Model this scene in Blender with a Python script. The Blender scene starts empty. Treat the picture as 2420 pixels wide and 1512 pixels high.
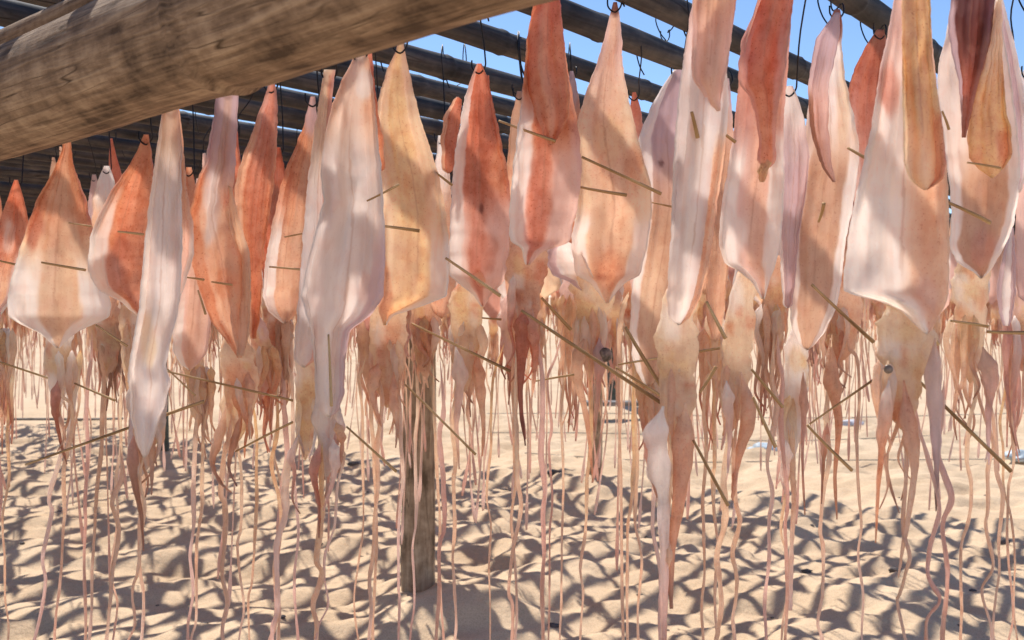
import bpy, bmesh, math, random
from mathutils import Vector, Matrix, noise
R = math.radians
scene = bpy.context.scene
C = scene.collection

# ------------------------------------------------------------------ camera
F = 2362.0                      # focal length in pixels of the 2419 px wide picture
CAMZ = 1.0
PITCH = math.atan(56 / F)
cam = bpy.data.cameras.new('camera')
cam.sensor_width = 36; cam.lens = F / 2419 * 36
cam.clip_start = 0.02; cam.clip_end = 3000
cam.dof.use_dof = True; cam.dof.focus_distance = 1.3; cam.dof.aperture_fstop = 13
co = bpy.data.objects.new('camera', cam); C.objects.link(co)
co.location = (0, 0, CAMZ); co.rotation_euler = (math.pi / 2 - PITCH, 0, 0)
scene.camera = co

# ------------------------------------------------------------------ world and sun
SUN_DIR = Vector((-0.40, 0.92, 0))          # horizontal direction towards the sun
SUN_DIR.normalize()
EL = R(57)
world = bpy.data.worlds.new('World'); scene.world = world; world.use_nodes = True
nt = world.node_tree; bg = nt.nodes['Background']
sky = nt.nodes.new('ShaderNodeTexSky'); sky.sky_type = 'NISHITA'; sky.sun_disc = False
sky.sun_elevation = EL
sky.sun_rotation = math.atan2(SUN_DIR.x, SUN_DIR.y)
sky.air_density = 0.9; sky.dust_density = 0.15; sky.ozone_density = 4.2; sky.altitude = 1500
nt.links.new(sky.outputs[0], bg.inputs[0]); bg.inputs[1].default_value = 0.125
sl = bpy.data.lights.new('sun', 'SUN'); sl.energy = 3.9; sl.angle = R(0.8); sl.color = (1, 0.95, 0.88)
so = bpy.data.objects.new('sun', sl); C.objects.link(so)
d = Vector((SUN_DIR.x * math.cos(EL), SUN_DIR.y * math.cos(EL), math.sin(EL)))
so.rotation_euler = d.to_track_quat('Z', 'Y').to_euler()
so.location = (0, 0, 10)
vs = scene.view_settings; vs.view_transform = 'Standard'; vs.look = 'None'; vs.exposure = 0.52; vs.gamma = 1
scene.cycles.use_denoising = True
scene.cycles.max_bounces = 10; scene.cycles.diffuse_bounces = 6; scene.cycles.transmission_bounces = 8
scene.cycles.sample_clamp_indirect = 6

# ------------------------------------------------------------------ helpers
fwd = Vector((0, math.cos(PITCH), -math.sin(PITCH)))
upv = Vector((0, math.sin(PITCH), math.cos(PITCH)))
def W(X, Y, dep):
    """point of the place seen at (X, Y) of the 2419x1512 picture, dep metres ahead"""
    v = fwd + Vector((1, 0, 0)) * ((X - 1209.5) / F) + upv * ((756 - Y) / F)
    v *= dep / v.y
    return Vector((0, 0, CAMZ)) + v

def tag(o, label=None, cat=None, group=None, kind=None):
    if label: o['label'] = label
    if cat: o['category'] = cat
    if group: o['group'] = group
    if kind: o['kind'] = kind
    return o

def empty(name, loc):
    o = bpy.data.objects.new(name, None); C.objects.link(o); o.location = loc
    o.empty_display_size = 0.05
    return o

def mesh_obj(name, verts, faces, mat, parent=None, cols=None, smooth=True, loc=None):
    me = bpy.data.meshes.new(name)
    me.from_pydata([tuple(v) for v in verts], [], faces)
    if cols is not None:
        at = me.color_attributes.new('tone', 'FLOAT_COLOR', 'POINT')
        buf = []
        for c in cols: buf.extend((c[0], c[1], c[2], 1.0))
        at.data.foreach_set('color', buf)
    me.materials.append(mat)
    if smooth:
        me.polygons.foreach_set('use_smooth', [True] * len(me.polygons))
    me.update()
    o = bpy.data.objects.new(name, me); C.objects.link(o)
    if parent: o.parent = parent
    if loc is not None: o.location = loc
    return o

def lerp(a, b, t): return a + (b - a) * t
def mix(a, b, t):
    t = max(0, min(1, t)); return tuple(a[i] + (b[i] - a[i]) * t for i in range(3))
def sstep(a, b, x):
    if a == b: return 0.0 if x < a else 1.0
    t = max(0, min(1, (x - a) / (b - a))); return t * t * (3 - 2 * t)
def nz(x, y, z=0.0): return noise.noise(Vector((x, y, z)))

# ------------------------------------------------------------------ materials
def new_mat(name):
    m = bpy.data.materials.new(name); m.use_nodes = True
    n = m.node_tree.nodes; l = m.node_tree.links
    return m, n, l, n['Principled BSDF'], n['Material Output']
def N(n, t, **kw):
    x = n.new(t)
    for k, v in kw.items(): setattr(x, k, v)
    return x
def ramp(n, stops):
    r = n.new('ShaderNodeValToRGB'); e = r.color_ramp.elements
    while len(e) < len(stops): e.new(0.5)
    for i, (p, c) in enumerate(stops):
        e[i].position = p; e[i].color = (*c, 1)
    return r

def flesh(name, trans, rough, scale=1.0, bump=0.35):
    """dried squid: pigment from the 'tone' attribute, streaks and speckles from noise, partly translucent"""
    m, n, l, p, out = new_mat(name)
    at = N(n, 'ShaderNodeAttribute', attribute_name='tone')
    tc = N(n, 'ShaderNodeTexCoord'); oi = N(n, 'ShaderNodeObjectInfo')
    mul = N(n, 'ShaderNodeMath', operation='MULTIPLY'); mul.inputs[1].default_value = 37.0
    l.new(oi.outputs['Random'], mul.inputs[0])
    add = N(n, 'ShaderNodeVectorMath', operation='ADD')
    l.new(tc.outputs['Object'], add.inputs[0]); l.new(mul.outputs[0], add.inputs[1])
    mp = N(n, 'ShaderNodeMapping'); mp.inputs['Scale'].default_value = (95 * scale, 95 * scale, 9 * scale)
    l.new(add.outputs[0], mp.inputs[0])
    n1 = N(n, 'ShaderNodeTexNoise'); n1.inputs['Scale'].default_value = 1; n1.inputs['Detail'].default_value = 5
    n1.inputs['Roughness'].default_value = 0.6
    l.new(mp.outputs[0], n1.inputs['Vector'])
    n2 = N(n, 'ShaderNodeTexNoise'); n2.inputs['Scale'].default_value = 75 * scale; n2.inputs['Detail'].default_value = 6
    n2.inputs['Roughness'].default_value = 0.7
    l.new(add.outputs[0], n2.inputs['Vector'])
    n3 = N(n, 'ShaderNodeTexNoise'); n3.inputs['Scale'].default_value = 420 * scale; n3.inputs['Detail'].default_value = 3
    l.new(add.outputs[0], n3.inputs['Vector'])
    sp = N(n, 'ShaderNodeSeparateColor'); l.new(at.outputs['Color'], sp.inputs[0])
    df = N(n, 'ShaderNodeMath', operation='SUBTRACT'); l.new(sp.outputs[0], df.inputs[0]); l.new(sp.outputs[2], df.inputs[1])
    mr = N(n, 'ShaderNodeMapRange'); mr.inputs[1].default_value = 0.18; mr.inputs[2].default_value = 0.46
    l.new(df.outputs[0], mr.inputs[0])                      # 0 on pale flesh, 1 on pigmented skin
    r1 = ramp(n, [(0.32, (0.84, 0.76, 0.70)), (0.50, (1, 1, 1)), (0.75, (1.0, 1.0, 1.0))])
    l.new(n1.outputs[0], r1.inputs[0])
    mx1 = N(n, 'ShaderNodeMix', data_type='RGBA', blend_type='MULTIPLY'); mx1.inputs[0].default_value = 0.35
    l.new(at.outputs['Color'], mx1.inputs[6]); l.new(r1.outputs[0], mx1.inputs[7])
    r2 = ramp(n, [(0.44, (0.0, 0.0, 0.0)), (0.62, (1, 1, 1))])
    l.new(n2.outputs[0], r2.inputs[0])
    mf = N(n, 'ShaderNodeMath', operation='MULTIPLY'); l.new(mr.outputs[0], mf.inputs[1])
    l.new(r2.outputs[0], mf.inputs[0])
    mf2 = N(n, 'ShaderNodeMath', operation='MULTIPLY'); mf2.inputs[1].default_value = 0.6; l.new(mf.outputs[0], mf2.inputs[0])
    mx2 = N(n, 'ShaderNodeMix', data_type='RGBA', blend_type='MULTIPLY')
    l.new(mf2.outputs[0], mx2.inputs[0]); l.new(mx1.outputs[2], mx2.inputs[6]); mx2.inputs[7].default_value = (0.80, 0.56, 0.46, 1)
    r3 = ramp(n, [(0.60, (0, 0, 0)), (0.70, (1, 1, 1))])
    l.new(n3.outputs[0], r3.inputs[0])
    ma3 = N(n, 'ShaderNodeMath', operation='MULTIPLY_ADD'); ma3.inputs[1].default_value = 0.55; ma3.inputs[2].default_value = 0.10; l.new(mr.outputs[0], ma3.inputs[0])
    mf3 = N(n, 'ShaderNodeMath', operation='MULTIPLY'); l.new(ma3.outputs[0], mf3.inputs[1])
    l.new(r3.outputs[0], mf3.inputs[0])
    mx3 = N(n, 'ShaderNodeMix', data_type='RGBA', blend_type='MULTIPLY')
    l.new(mf3.outputs[0], mx3.inputs[0]); l.new(mx2.outputs[2], mx3.inputs[6]); mx3.inputs[7].default_value = (0.60, 0.34, 0.26, 1)
    l.new(mx3.outputs[2], p.inputs['Base Color'])
    p.inputs['Roughness'].default_value = rough
    p.inputs['Specular IOR Level'].default_value = 0.5
    bsum = N(n, 'ShaderNodeMath', operation='ADD'); l.new(n1.outputs[0], bsum.inputs[0]); l.new(n2.outputs[0], bsum.inputs[1])
    bp = N(n, 'ShaderNodeBump'); bp.inputs['Strength'].default_value = bump; bp.inputs['Distance'].default_value = 0.004
    l.new(bsum.outputs[0], bp.inputs['Height']); l.new(bp.outputs[0], p.inputs['Normal'])
    tr = N(n, 'ShaderNodeBsdfTranslucent')
    hs = N(n, 'ShaderNodeHueSaturation'); hs.inputs['Saturation'].default_value = 1.0; hs.inputs['Value'].default_value = 1.22
    l.new(mx3.outputs[2], hs.inputs['Color']); l.new(hs.outputs[0], tr.inputs['Color'])
    l.new(bp.outputs[0], tr.inputs['Normal'])
    ms = N(n, 'ShaderNodeMixShader'); ms.inputs[0].default_value = trans
    l.new(p.outputs[0], ms.inputs[1]); l.new(tr.outputs[0], ms.inputs[2]); l.new(ms.outputs[0], out.inputs['Surface'])
    return m
M_MANTLE = flesh('dried_mantle_skin', 0.62, 0.36, 1.0, 0.16)
M_ARM = flesh('dried_arm_flesh', 0.64, 0.27, 1.4, 0.8)

def wood(name, dark, mid, light, along=4, across=60, rough=0.75, bump=0.6, crack=True, dist=0.004, mott=9, gw=.5):
    m, n, l, p, out = new_mat(name)
    tc = N(n, 'ShaderNodeTexCoord'); oi = N(n, 'ShaderNodeObjectInfo')
    mul = N(n, 'ShaderNodeMath', operation='MULTIPLY'); mul.inputs[1].default_value = 19.0
    l.new(oi.outputs['Random'], mul.inputs[0])
    add = N(n, 'ShaderNodeVectorMath', operation='ADD'); l.new(tc.outputs['Object'], add.inputs[0]); l.new(mul.outputs[0], add.inputs[1])
    mp = N(n, 'ShaderNodeMapping'); mp.inputs['Scale'].default_value = (across, across, along); l.new(add.outputs[0], mp.inputs[0])
    n1 = N(n, 'ShaderNodeTexNoise'); n1.inputs['Scale'].default_value = 1; n1.inputs['Detail'].default_value = 8; n1.inputs['Roughness'].default_value = 0.65
    n1.inputs['Distortion'].default_value = 0.6
    l.new(mp.outputs[0], n1.inputs['Vector'])
    n2 = N(n, 'ShaderNodeTexNoise'); n2.inputs['Scale'].default_value = mott; n2.inputs['Detail'].default_value = 7; n2.inputs['Roughness'].default_value = 0.65
    l.new(add.outputs[0], n2.inputs['Vector'])
    mxn = N(n, 'ShaderNodeMath', operation='MULTIPLY_ADD'); mxn.inputs[1].default_value = 1.04 - gw
    l.new(n2.outputs[0], mxn.inputs[0])
    sc_ = N(n, 'ShaderNodeMath', operation='MULTIPLY'); sc_.inputs[1].default_value = gw
    l.new(n1.outputs[0], sc_.inputs[0]); l.new(sc_.outputs[0], mxn.inputs[2])
    r = ramp(n, [(0.40, dark), (0.52, mid), (0.64, light)])
    l.new(mxn.outputs[0], r.inputs[0])
    col = r.outputs[0]; hgt = mxn.outputs[0]
    if crack:
        mp2 = N(n, 'ShaderNodeMapping'); mp2.inputs['Scale'].default_value = (across * .35, across * .35, along * 0.35); l.new(add.outputs[0], mp2.inputs[0])
        n3 = N(n, 'ShaderNodeTexNoise'); n3.inputs['Scale'].default_value = 1; n3.inputs['Detail'].default_value = 2
        l.new(mp2.outputs[0], n3.inputs['Vector'])
        r3 = ramp(n, [(0.482, (1, 1, 1)), (0.495, (0.15, 0.12, 0.10)), (0.507, (1, 1, 1))])
        l.new(n3.outputs[0], r3.inputs[0])
        r4 = ramp(n, [(0.45, (0, 0, 0)), (0.6, (1, 1, 1))]); l.new(n2.outputs[0], r4.inputs[0])
        mx = N(n, 'ShaderNodeMix', data_type='RGBA', blend_type='MULTIPLY')
        l.new(r4.outputs[0], mx.inputs[0]); l.new(col, mx.inputs[6]); l.new(r3.outputs[0], mx.inputs[7])
        col = mx.outputs[2]
    l.new(col, p.inputs['Base Color'])
    p.inputs['Roughness'].default_value = rough; p.inputs['Specular IOR Level'].default_value = 0.25
    bp = N(n, 'ShaderNodeBump'); bp.inputs['Strength'].default_value = bump; bp.inputs['Distance'].default_value = dist
    l.new(hgt, bp.inputs['Height']); l.new(bp.outputs[0], p.inputs['Normal'])
    return m
M_POLE = wood('weathered_bamboo', (0.08, 0.050, 0.033), (0.25, 0.165, 0.108), (0.44, 0.315, 0.215), along=8, across=150, gw=.50, bump=1.0, dist=.005, mott=24)
M_BAR = wood('dark_bamboo', (0.022, 0.021, 0.023), (0.058, 0.055, 0.057), (0.13, 0.115, 0.105), along=5, across=70)
M_POST = wood('grey_post_wood', (0.13, 0.085, 0.05), (0.34, 0.235, 0.15), (0.54, 0.40, 0.27), along=5, across=70, mott=14)
M_SPLINT = wood('splint_cane', (0.20, 0.105, 0.045), (0.44, 0.27, 0.125), (0.64, 0.45, 0.25), along=12, across=300, crack=False, bump=0.3)

def plain(name, col, rough=0.5, metal=0.0, var=0.25, scale=30, trans=0.0):
    m, n, l, p, out = new_mat(name)
    tc = N(n, 'ShaderNodeTexCoord')
    n1 = N(n, 'ShaderNodeTexNoise'); n1.inputs['Scale'].default_value = scale; n1.inputs['Detail'].default_value = 5
    l.new(tc.outputs['Object'], n1.inputs['Vector'])
    r = ramp(n, [(0.3, tuple(c * (1 - var) for c in col)), (0.7, tuple(min(1, c * (1 + var)) for c in col))])
    l.new(n1.outputs[0], r.inputs[0]); l.new(r.outputs[0], p.inputs['Base Color'])
    p.inputs['Roughness'].default_value = rough; p.inputs['Metallic'].default_value = metal
    bp = N(n, 'ShaderNodeBump'); bp.inputs['Strength'].default_value = 0.3; bp.inputs['Distance'].default_value = 0.003
    l.new(n1.outputs[0], bp.inputs['Height']); l.new(bp.outputs[0], p.inputs['Normal'])
    return m
M_HOOK = plain('blackened_wire', (0.035, 0.035, 0.04), 0.45, 0.8)
M_EYE = plain('dried_eye', (0.17, 0.125, 0.10), 0.4, 0, 0.8, 160)
M_STONE = plain('dark_stone', (0.10, 0.085, 0.08), 0.9, 0, 0.5)
M_ROPE = plain('old_rope', (0.22, 0.20, 0.18), 0.9, 0, 0.3)
M_GREEN = plain('green_grey_paint', (0.07, 0.085, 0.07), 0.8, 0, 0.4)
M_BAGB = plain('blue_plastic', (0.46, 0.54, 0.58), 0.5, 0, 0.3, 15)
M_BAGW = plain('white_plastic', (0.65, 0.63, 0.65), 0.5, 0, 0.2, 15)

def sand_mat():
    m, n, l, p, out = new_mat('dry_sand')
    tc = N(n, 'ShaderNodeTexCoord')
    n1 = N(n, 'ShaderNodeTexNoise'); n1.inputs['Scale'].default_value = 2.2; n1.inputs['Detail'].default_value = 8; n1.inputs['Roughness'].default_value = 0.6
    n2 = N(n, 'ShaderNodeTexNoise'); n2.inputs['Scale'].default_value = 260; n2.inputs['Detail'].default_value = 3
    n4 = N(n, 'ShaderNodeTexNoise'); n4.inputs['Scale'].default_value = 22; n4.inputs['Detail'].default_value = 7; n4.inputs['Roughness'].default_value = 0.62
    for q in (n1, n2, n4): l.new(tc.outputs['Object'], q.inputs['Vector'])
    r = ramp(n, [(0.32, (0.58, 0.425, 0.275)), (0.68, (0.71, 0.54, 0.365))])
    l.new(n1.outputs[0], r.inputs[0])
    r2 = ramp(n, [(0.30, (0.70, 0.66, 0.62)), (0.5, (1, 1, 1)), (0.75, (1.12, 1.12, 1.12))]); l.new(n2.outputs[0], r2.inputs[0])
    mx = N(n, 'ShaderNodeMix', data_type='RGBA', blend_type='MULTIPLY'); mx.inputs[0].default_value = 0.8
    l.new(r.outputs[0], mx.inputs[6]); l.new(r2.outputs[0], mx.inputs[7])
    l.new(mx.outputs[2], p.inputs['Base Color'])
    p.inputs['Roughness'].default_value = 0.95; p.inputs['Specular IOR Level'].default_value = 0.1
    b1 = N(n, 'ShaderNodeBump'); b1.inputs['Strength'].default_value = 0.5; b1.inputs['Distance'].default_value = 0.02
    b2 = N(n, 'ShaderNodeBump'); b2.inputs['Strength'].default_value = 0.35; b2.inputs['Distance'].default_value = 0.003
    l.new(n4.outputs[0], b1.inputs['Height']); l.new(n2.outputs[0], b2.inputs['Height']); l.new(b1.outputs[0], b2.inputs['Normal'])
    l.new(b2.outputs[0], p.inputs['Normal'])
    return m
M_SAND = sand_mat()

# ------------------------------------------------------------------ generic builders
def tube_data(pts, rads, sides=8, flat=1.0, rough=0.0, seed=0.0):
    """closed tube along pts; flat squeezes it across y"""
    V, Fc = [], []
    n = len(pts)
    pts = [Vector(p) for p in pts]
    t0 = (pts[1] - pts[0]).normalized()
    ref = Vector((0, 1, 0)) if abs(t0.y) < 0.9 else Vector((0, 0, 1))
    for i, p in enumerate(pts):
        t = (pts[min(i + 1, n - 1)] - pts[max(i - 1, 0)]).normalized()
        a = ref.cross(t)
        if a.length < 1e-4: a = Vector((1, 0, 0))
        a.normalize(); b = t.cross(a).normalized()
        for k in range(sides):
            an = 2 * math.pi * k / sides
            r = rads[i]
            if rough: r *= 1 + rough * nz(math.cos(an) * 1.3 + seed, math.sin(an) * 1.3, i * 0.31 + seed)
            V.append(p + a * (math.cos(an) * r) + b * (math.sin(an) * r * flat))
    for i in range(n - 1):
        for k in range(sides):
            k2 = (k + 1) % sides
            Fc.append((i * sides + k, i * sides + k2, (i + 1) * sides + k2, (i + 1) * sides + k))
    Fc.append(tuple(range(sides - 1, -1, -1)))
    Fc.append(tuple((n - 1) * sides + k for k in range(sides)))
    return V, Fc

def smooth_path(P, n):
    """Catmull-Rom resample of a list of Vectors"""
    P = [Vector(p) for p in P]; out = []; m = len(P) - 1
    for i in range(n):
        u = i / (n - 1) * m; k = min(int(u), m - 1); t = u - k
        p0 = P[max(k - 1, 0)]; p1 = P[k]; p2 = P[k + 1]; p3 = P[min(k + 2, m)]
        out.append(0.5 * ((2 * p1) + (p2 - p0) * t + (2 * p0 - 5 * p1 + 4 * p2 - p3) * t * t + (3 * p1 - p0 - 3 * p2 + p3) * t ** 3))
    return out

def log_obj(name, A, B, rad0, rad1, mat, nodes=(), rough=0.06, sides=20, rings=60, seed=0, ridge=0.06, parent=None, bend=0.0):
    """round timber or bamboo from A to B; local Z runs along it; nodes = (position 0..1) of bamboo joints"""
    A = Vector(A); B = Vector(B); L = (B - A).length
    q = (B - A).to_track_quat('Z', 'Y')
    V, Fc = [], []
    zs = sorted(set([i / rings for i in range(rings + 1)] + [max(0, min(1, nd + dz / L)) for nd in nodes for dz in (-.012, -.006, -.003, 0, .003, .006, .012)]))
    for z in zs:
        r0 = lerp(rad0, rad1, z); f = 1.0
        for nd in nodes:
            dz = (z - nd) * L
            f += ridge * math.exp(-(dz / 0.006) ** 2) - ridge * .55 * math.exp(-((dz - 0.012) / 0.008) ** 2) + ridge * .6 * math.exp(-(dz / 0.05) ** 2)
        for k in range(sides):
            an = 2 * math.pi * k / sides
            r = r0 * f * (1 + rough * nz(math.cos(an) * 1.1 + seed * 3.7, math.sin(an) * 1.1, z * L * 4 + seed) + rough * .4 * nz(math.cos(an) * 4 + seed, math.sin(an) * 4, z * L * 14))
            V.append((math.cos(an) * r + bend * math.sin(math.pi * z), math.sin(an) * r + bend * .6 * math.sin(2.3 * z + seed), z * L))
    n = len(zs)
    for i in range(n - 1):
        for k in range(sides):
            k2 = (k + 1) % sides
            Fc.append((i * sides + k, i * sides + k2, (i + 1) * sides + k2, (i + 1) * sides + k))
    Fc.append(tuple(range(sides - 1, -1, -1))); Fc.append(tuple((n - 1) * sides + k for k in range(sides)))
    o = mesh_obj(name, V, Fc, mat, parent)
    o.location = A; o.rotation_mode = 'QUATERNION'; o.rotation_quaternion = q
    return o

# ------------------------------------------------------------------ the rack
BARZ = 1.37
BD = Vector((0.606, 0.795, 0)).normalized()        # direction the rails run in
CD = Vector((-0.86, 0.51, 0)).normalized()         # direction of the cross poles
Y0S = [0.385, 0.70, 1.02, 1.25, 1.49, 1.73, 1.98] + [2.2 + .2 * i for i in range(62)]
def rail_dep(X, dep):
    """distance of the rail nearest to dep in the column X, so that a squid hangs from a rail that is there"""
    r = (X - 1209.5) / F; k = 1 + BD.y * r / (BD.x - r * BD.y)
    q = min((y0 * k for y0 in Y0S), key=lambda v: abs(v - dep))
    return q
END = 5.25
def end_t(x0, y0):     # distance along a rail to the end line of the rack
    return (END - (.51 * x0 + .86 * y0)) / (.51 * BD.x + .86 * BD.y)

# ------------------------------------------------------------------ sand
posts = [(-0.316, 3.32), (0.44, 5.28), (-2.17, 6.2), (2.35, 3.72)]
def sand_h(x, y):
    dist = math.hypot(x, y)
    f = 1.0 if dist < 14 else max(0.0, 1 - (dist - 14) / 25)
    h = 0.055 * nz(x * 1.3 + 4, y * 1.3) + 0.045 * nz(x * 3.1, y * 3.1 + 7, 2) 
    k = nz(x * 6.2 + 3 - y, y * 7.4, 5); h += 0.020 * k
    h += 0.034 * (abs(nz(x * 5.2 + 11 + y * 1.5, y * 5.6, 9)) ** .8) - .02
    p_, q_ = x * .9 + y * .44, -x * .44 + y * .9
    h += 0.030 * nz(p_ * 3.0 + 5, q_ * 8.5, 12) + 0.016 * nz(p_ * 6.5, q_ * 17, 14)
    h += 0.012 * nz(x * 13, y * 14, 3)
    h += 0.006 * nz(x * 29, y * 29, 4)
    h *= f * .82
    if dist > 14: h += 0.25 * nz(x * .06, y * .06) * min(1, (dist - 14) / 30)
    for px, py in posts:
        dx, dy = x - px, y - py
        h += 0.05 * math.exp(-((dx) ** 2 + (dy) ** 2) / 0.05)
    h += 0.055 * math.exp(-(((x + .10) / .24) ** 2 + ((y - 3.05) / .18) ** 2))
    h += 0.03 * math.exp(-(((x + .55) / .3) ** 2 + ((y - 2.95) / .15) ** 2))
    return h
def axis(lo, hi, step, far):
    a = []
    v = lo
    while v <= hi + 1e-6: a.append(v); v += step
    s = step; v = hi
    while v < far: s *= 1.28; v += s; a.append(v)
    s = step; v = lo; pre = []
    while v > -far: s *= 1.28; v -= s; pre.append(v)
    return pre[::-1] + a
xs = axis(-3.6, 3.4, 0.03, 1500); ys = axis(1.6, 8.0, 0.03, 1500)
V = [(x, y, sand_h(x, y)) for y in ys for x in xs]
nx = len(xs)
Fc = [(j * nx + i, j * nx + i + 1, (j + 1) * nx + i + 1, (j + 1) * nx + i) for j in range(len(ys) - 1) for i in range(nx - 1)]
tag(mesh_obj('sand_ground', V, Fc, M_SAND), kind='structure')

# ------------------------------------------------------------------ rack timbers
pa, pb = W(0, 250, 1.08), W(1250, -205, .62)
ax_ = (pb - pa).normalized()
P0, P1 = pa - ax_ * 1.1, pb + ax_ * .75
LP_ = (P1 - P0).length
def along(X, Y, dep): return (W(X, Y, dep) - P0).dot(ax_) / LP_
pole = log_obj('bamboo_pole', P0, P1, .0575, .052, M_POLE, nodes=(along(590, 60, .84), along(-330, 380, 1.25), along(1400, -200, .5)), rough=.05, sides=64, rings=260, seed=2, ridge=.05)
tag(pole, 'thick weathered bamboo pole crossing the upper left corner in front of the squid', 'pole')
c2 = pole
tag(log_obj('bamboo_pole', W(-300, 256, 1.32), W(500, -104, .93), .0205, .018, M_POLE, nodes=(.45, .8), rough=.05, sides=20, rings=80, seed=5), 'slim sunlit bamboo pole lying just above the thick one at the top left corner', 'pole')
for i, y0 in enumerate(Y0S):
    te = end_t(0, y0) + .25
    ts = -1.6 - .75 * y0
    if te < ts + .5: continue
    dz = .012 * math.sin(i * 2.1)
    A = Vector((0, y0, BARZ + dz)) + BD * ts; B = Vector((0, y0, BARZ - dz * .5)) + BD * te
    L = (B - A).length
    nd = [((k + .3 + .21 * math.sin(i + k)) * .38) / L for k in range(int(L / .38))]
    o = log_obj('roof_rail', A, B, .018 + .002 * math.sin(i * 3), .017, M_BAR, nodes=[q for q in nd if q < .98], rough=.05, sides=14, rings=70, seed=i, ridge=.08, bend=.008 * math.sin(i * 1.7))
    if i < 7:
        lab = ['dark bamboo rail cutting the top right corner of the picture',
               'dark rail above the right squid, second from the top right corner',
               'dark rail running behind the long red-brown squid, third from top right corner',
               'dark rail passing behind the cream-orange squid top, fourth from top right corner',
               'dark rail with a hook, just right of the thick pole end, fifth from top right',
               'dark rail below the blue gap behind the coral squid, sixth from top right',
               'dark rail behind the cream squid neck, seventh from top right'][i]
    else:
        lab = 'distant dark bamboo rail, one of the close-set rails below the thick pole'
    tag(o, lab, 'rail', 'rails of the drying rack')
# cross poles the rails rest on
for k, (cx, cy, lab) in enumerate([(-0.316, 3.32, 'cross pole under the rails resting on the near post'), (0.44, 5.28, 'cross pole under the far ends of the rails on the slim post')]):
    c = Vector((cx, cy, BARZ - .068))
    tag(log_obj('cross_pole', c - CD * (2.4 + .6 * k), c + CD * (3.4 + k), .042, .036, M_BAR, nodes=(.2, .4, .63, .8), seed=30 + k, sides=16), lab, 'pole', 'cross poles')
plabs = ['weathered round wooden post standing in a sand mound, nearest of the posts',
         'slim wooden post standing at the far edge of the shaded sand, right of centre',
         'dark greenish post far back on the left, behind the long brown arm',
         'brown wooden post at the right, behind the hanging tentacles']
for k, (px, py) in enumerate(posts[:3]):
    r = (.056, .036, .034)[k]
    base = Vector((px, py, sand_h(px, py) - .25)); top = Vector((px + (.012, .01, 0)[k], py, BARZ - .105))
    tag(log_obj('wooden_post', base, top, r * 1.03, r * .95, (M_POST, M_POST, M_GREEN)[k], seed=40 + k, rough=.09, sides=28, rings=70), plabs[k], 'post', 'posts of the drying rack')

# ------------------------------------------------------------------ squid
COL = dict(white=(.92, .87, .83), grey=(.80, .75, .73), cream=(.91, .79, .64), yellow=(.88, .72, .48), pink=(.87, .71, .65),
           lilac=(.73, .61, .62), peach=(.88, .69, .55), orange=(.82, .53, .37), red=(.64, .32, .23), coral=(.79, .44, .32),
           brown=(.54, .34, .25), dark=(.25, .10, .09), rose=(.80, .57, .50), tan=(.75, .58, .46))

def rows_at(rows, n):
    """smooth resample of (Y, XL, XR)"""
    Ys = [r[0] for r in rows]
    out = []
    for i in range(n):
        y = lerp(Ys[0], Ys[-1], i / (n - 1))
        k = 0
        while k < len(rows) - 2 and y > Ys[k + 1]: k += 1
        t = (y - Ys[k]) / (Ys[k + 1] - Ys[k])
        def cr(j):
            p1, p2 = rows[k][j], rows[k + 1][j]
            m1 = (rows[k + 1][j] - rows[max(k - 1, 0)][j]) / (Ys[k + 1] - Ys[max(k - 1, 0)]) * (Ys[k + 1] - Ys[k])
            m2 = (rows[min(k + 2, len(rows) - 1)][j] - rows[k][j]) / (Ys[min(k + 2, len(rows) - 1)] - Ys[k]) * (Ys[k + 1] - Ys[k])
            return (2 * t ** 3 - 3 * t * t + 1) * p1 + (t ** 3 - 2 * t * t + t) * m1 + (-2 * t ** 3 + 3 * t * t) * p2 + (t ** 3 - t * t) * m2
        a, b = (cr(1) * .2 + .8 * lerp(rows[k][1], rows[k + 1][1], t)), (cr(2) * .2 + .8 * lerp(rows[k][2], rows[k + 1][2], t))
        if b - a < 3: c = (a + b) / 2; a, b = c - 1.5, c + 1.5
        out.append((y, a, b))
    return out

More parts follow.
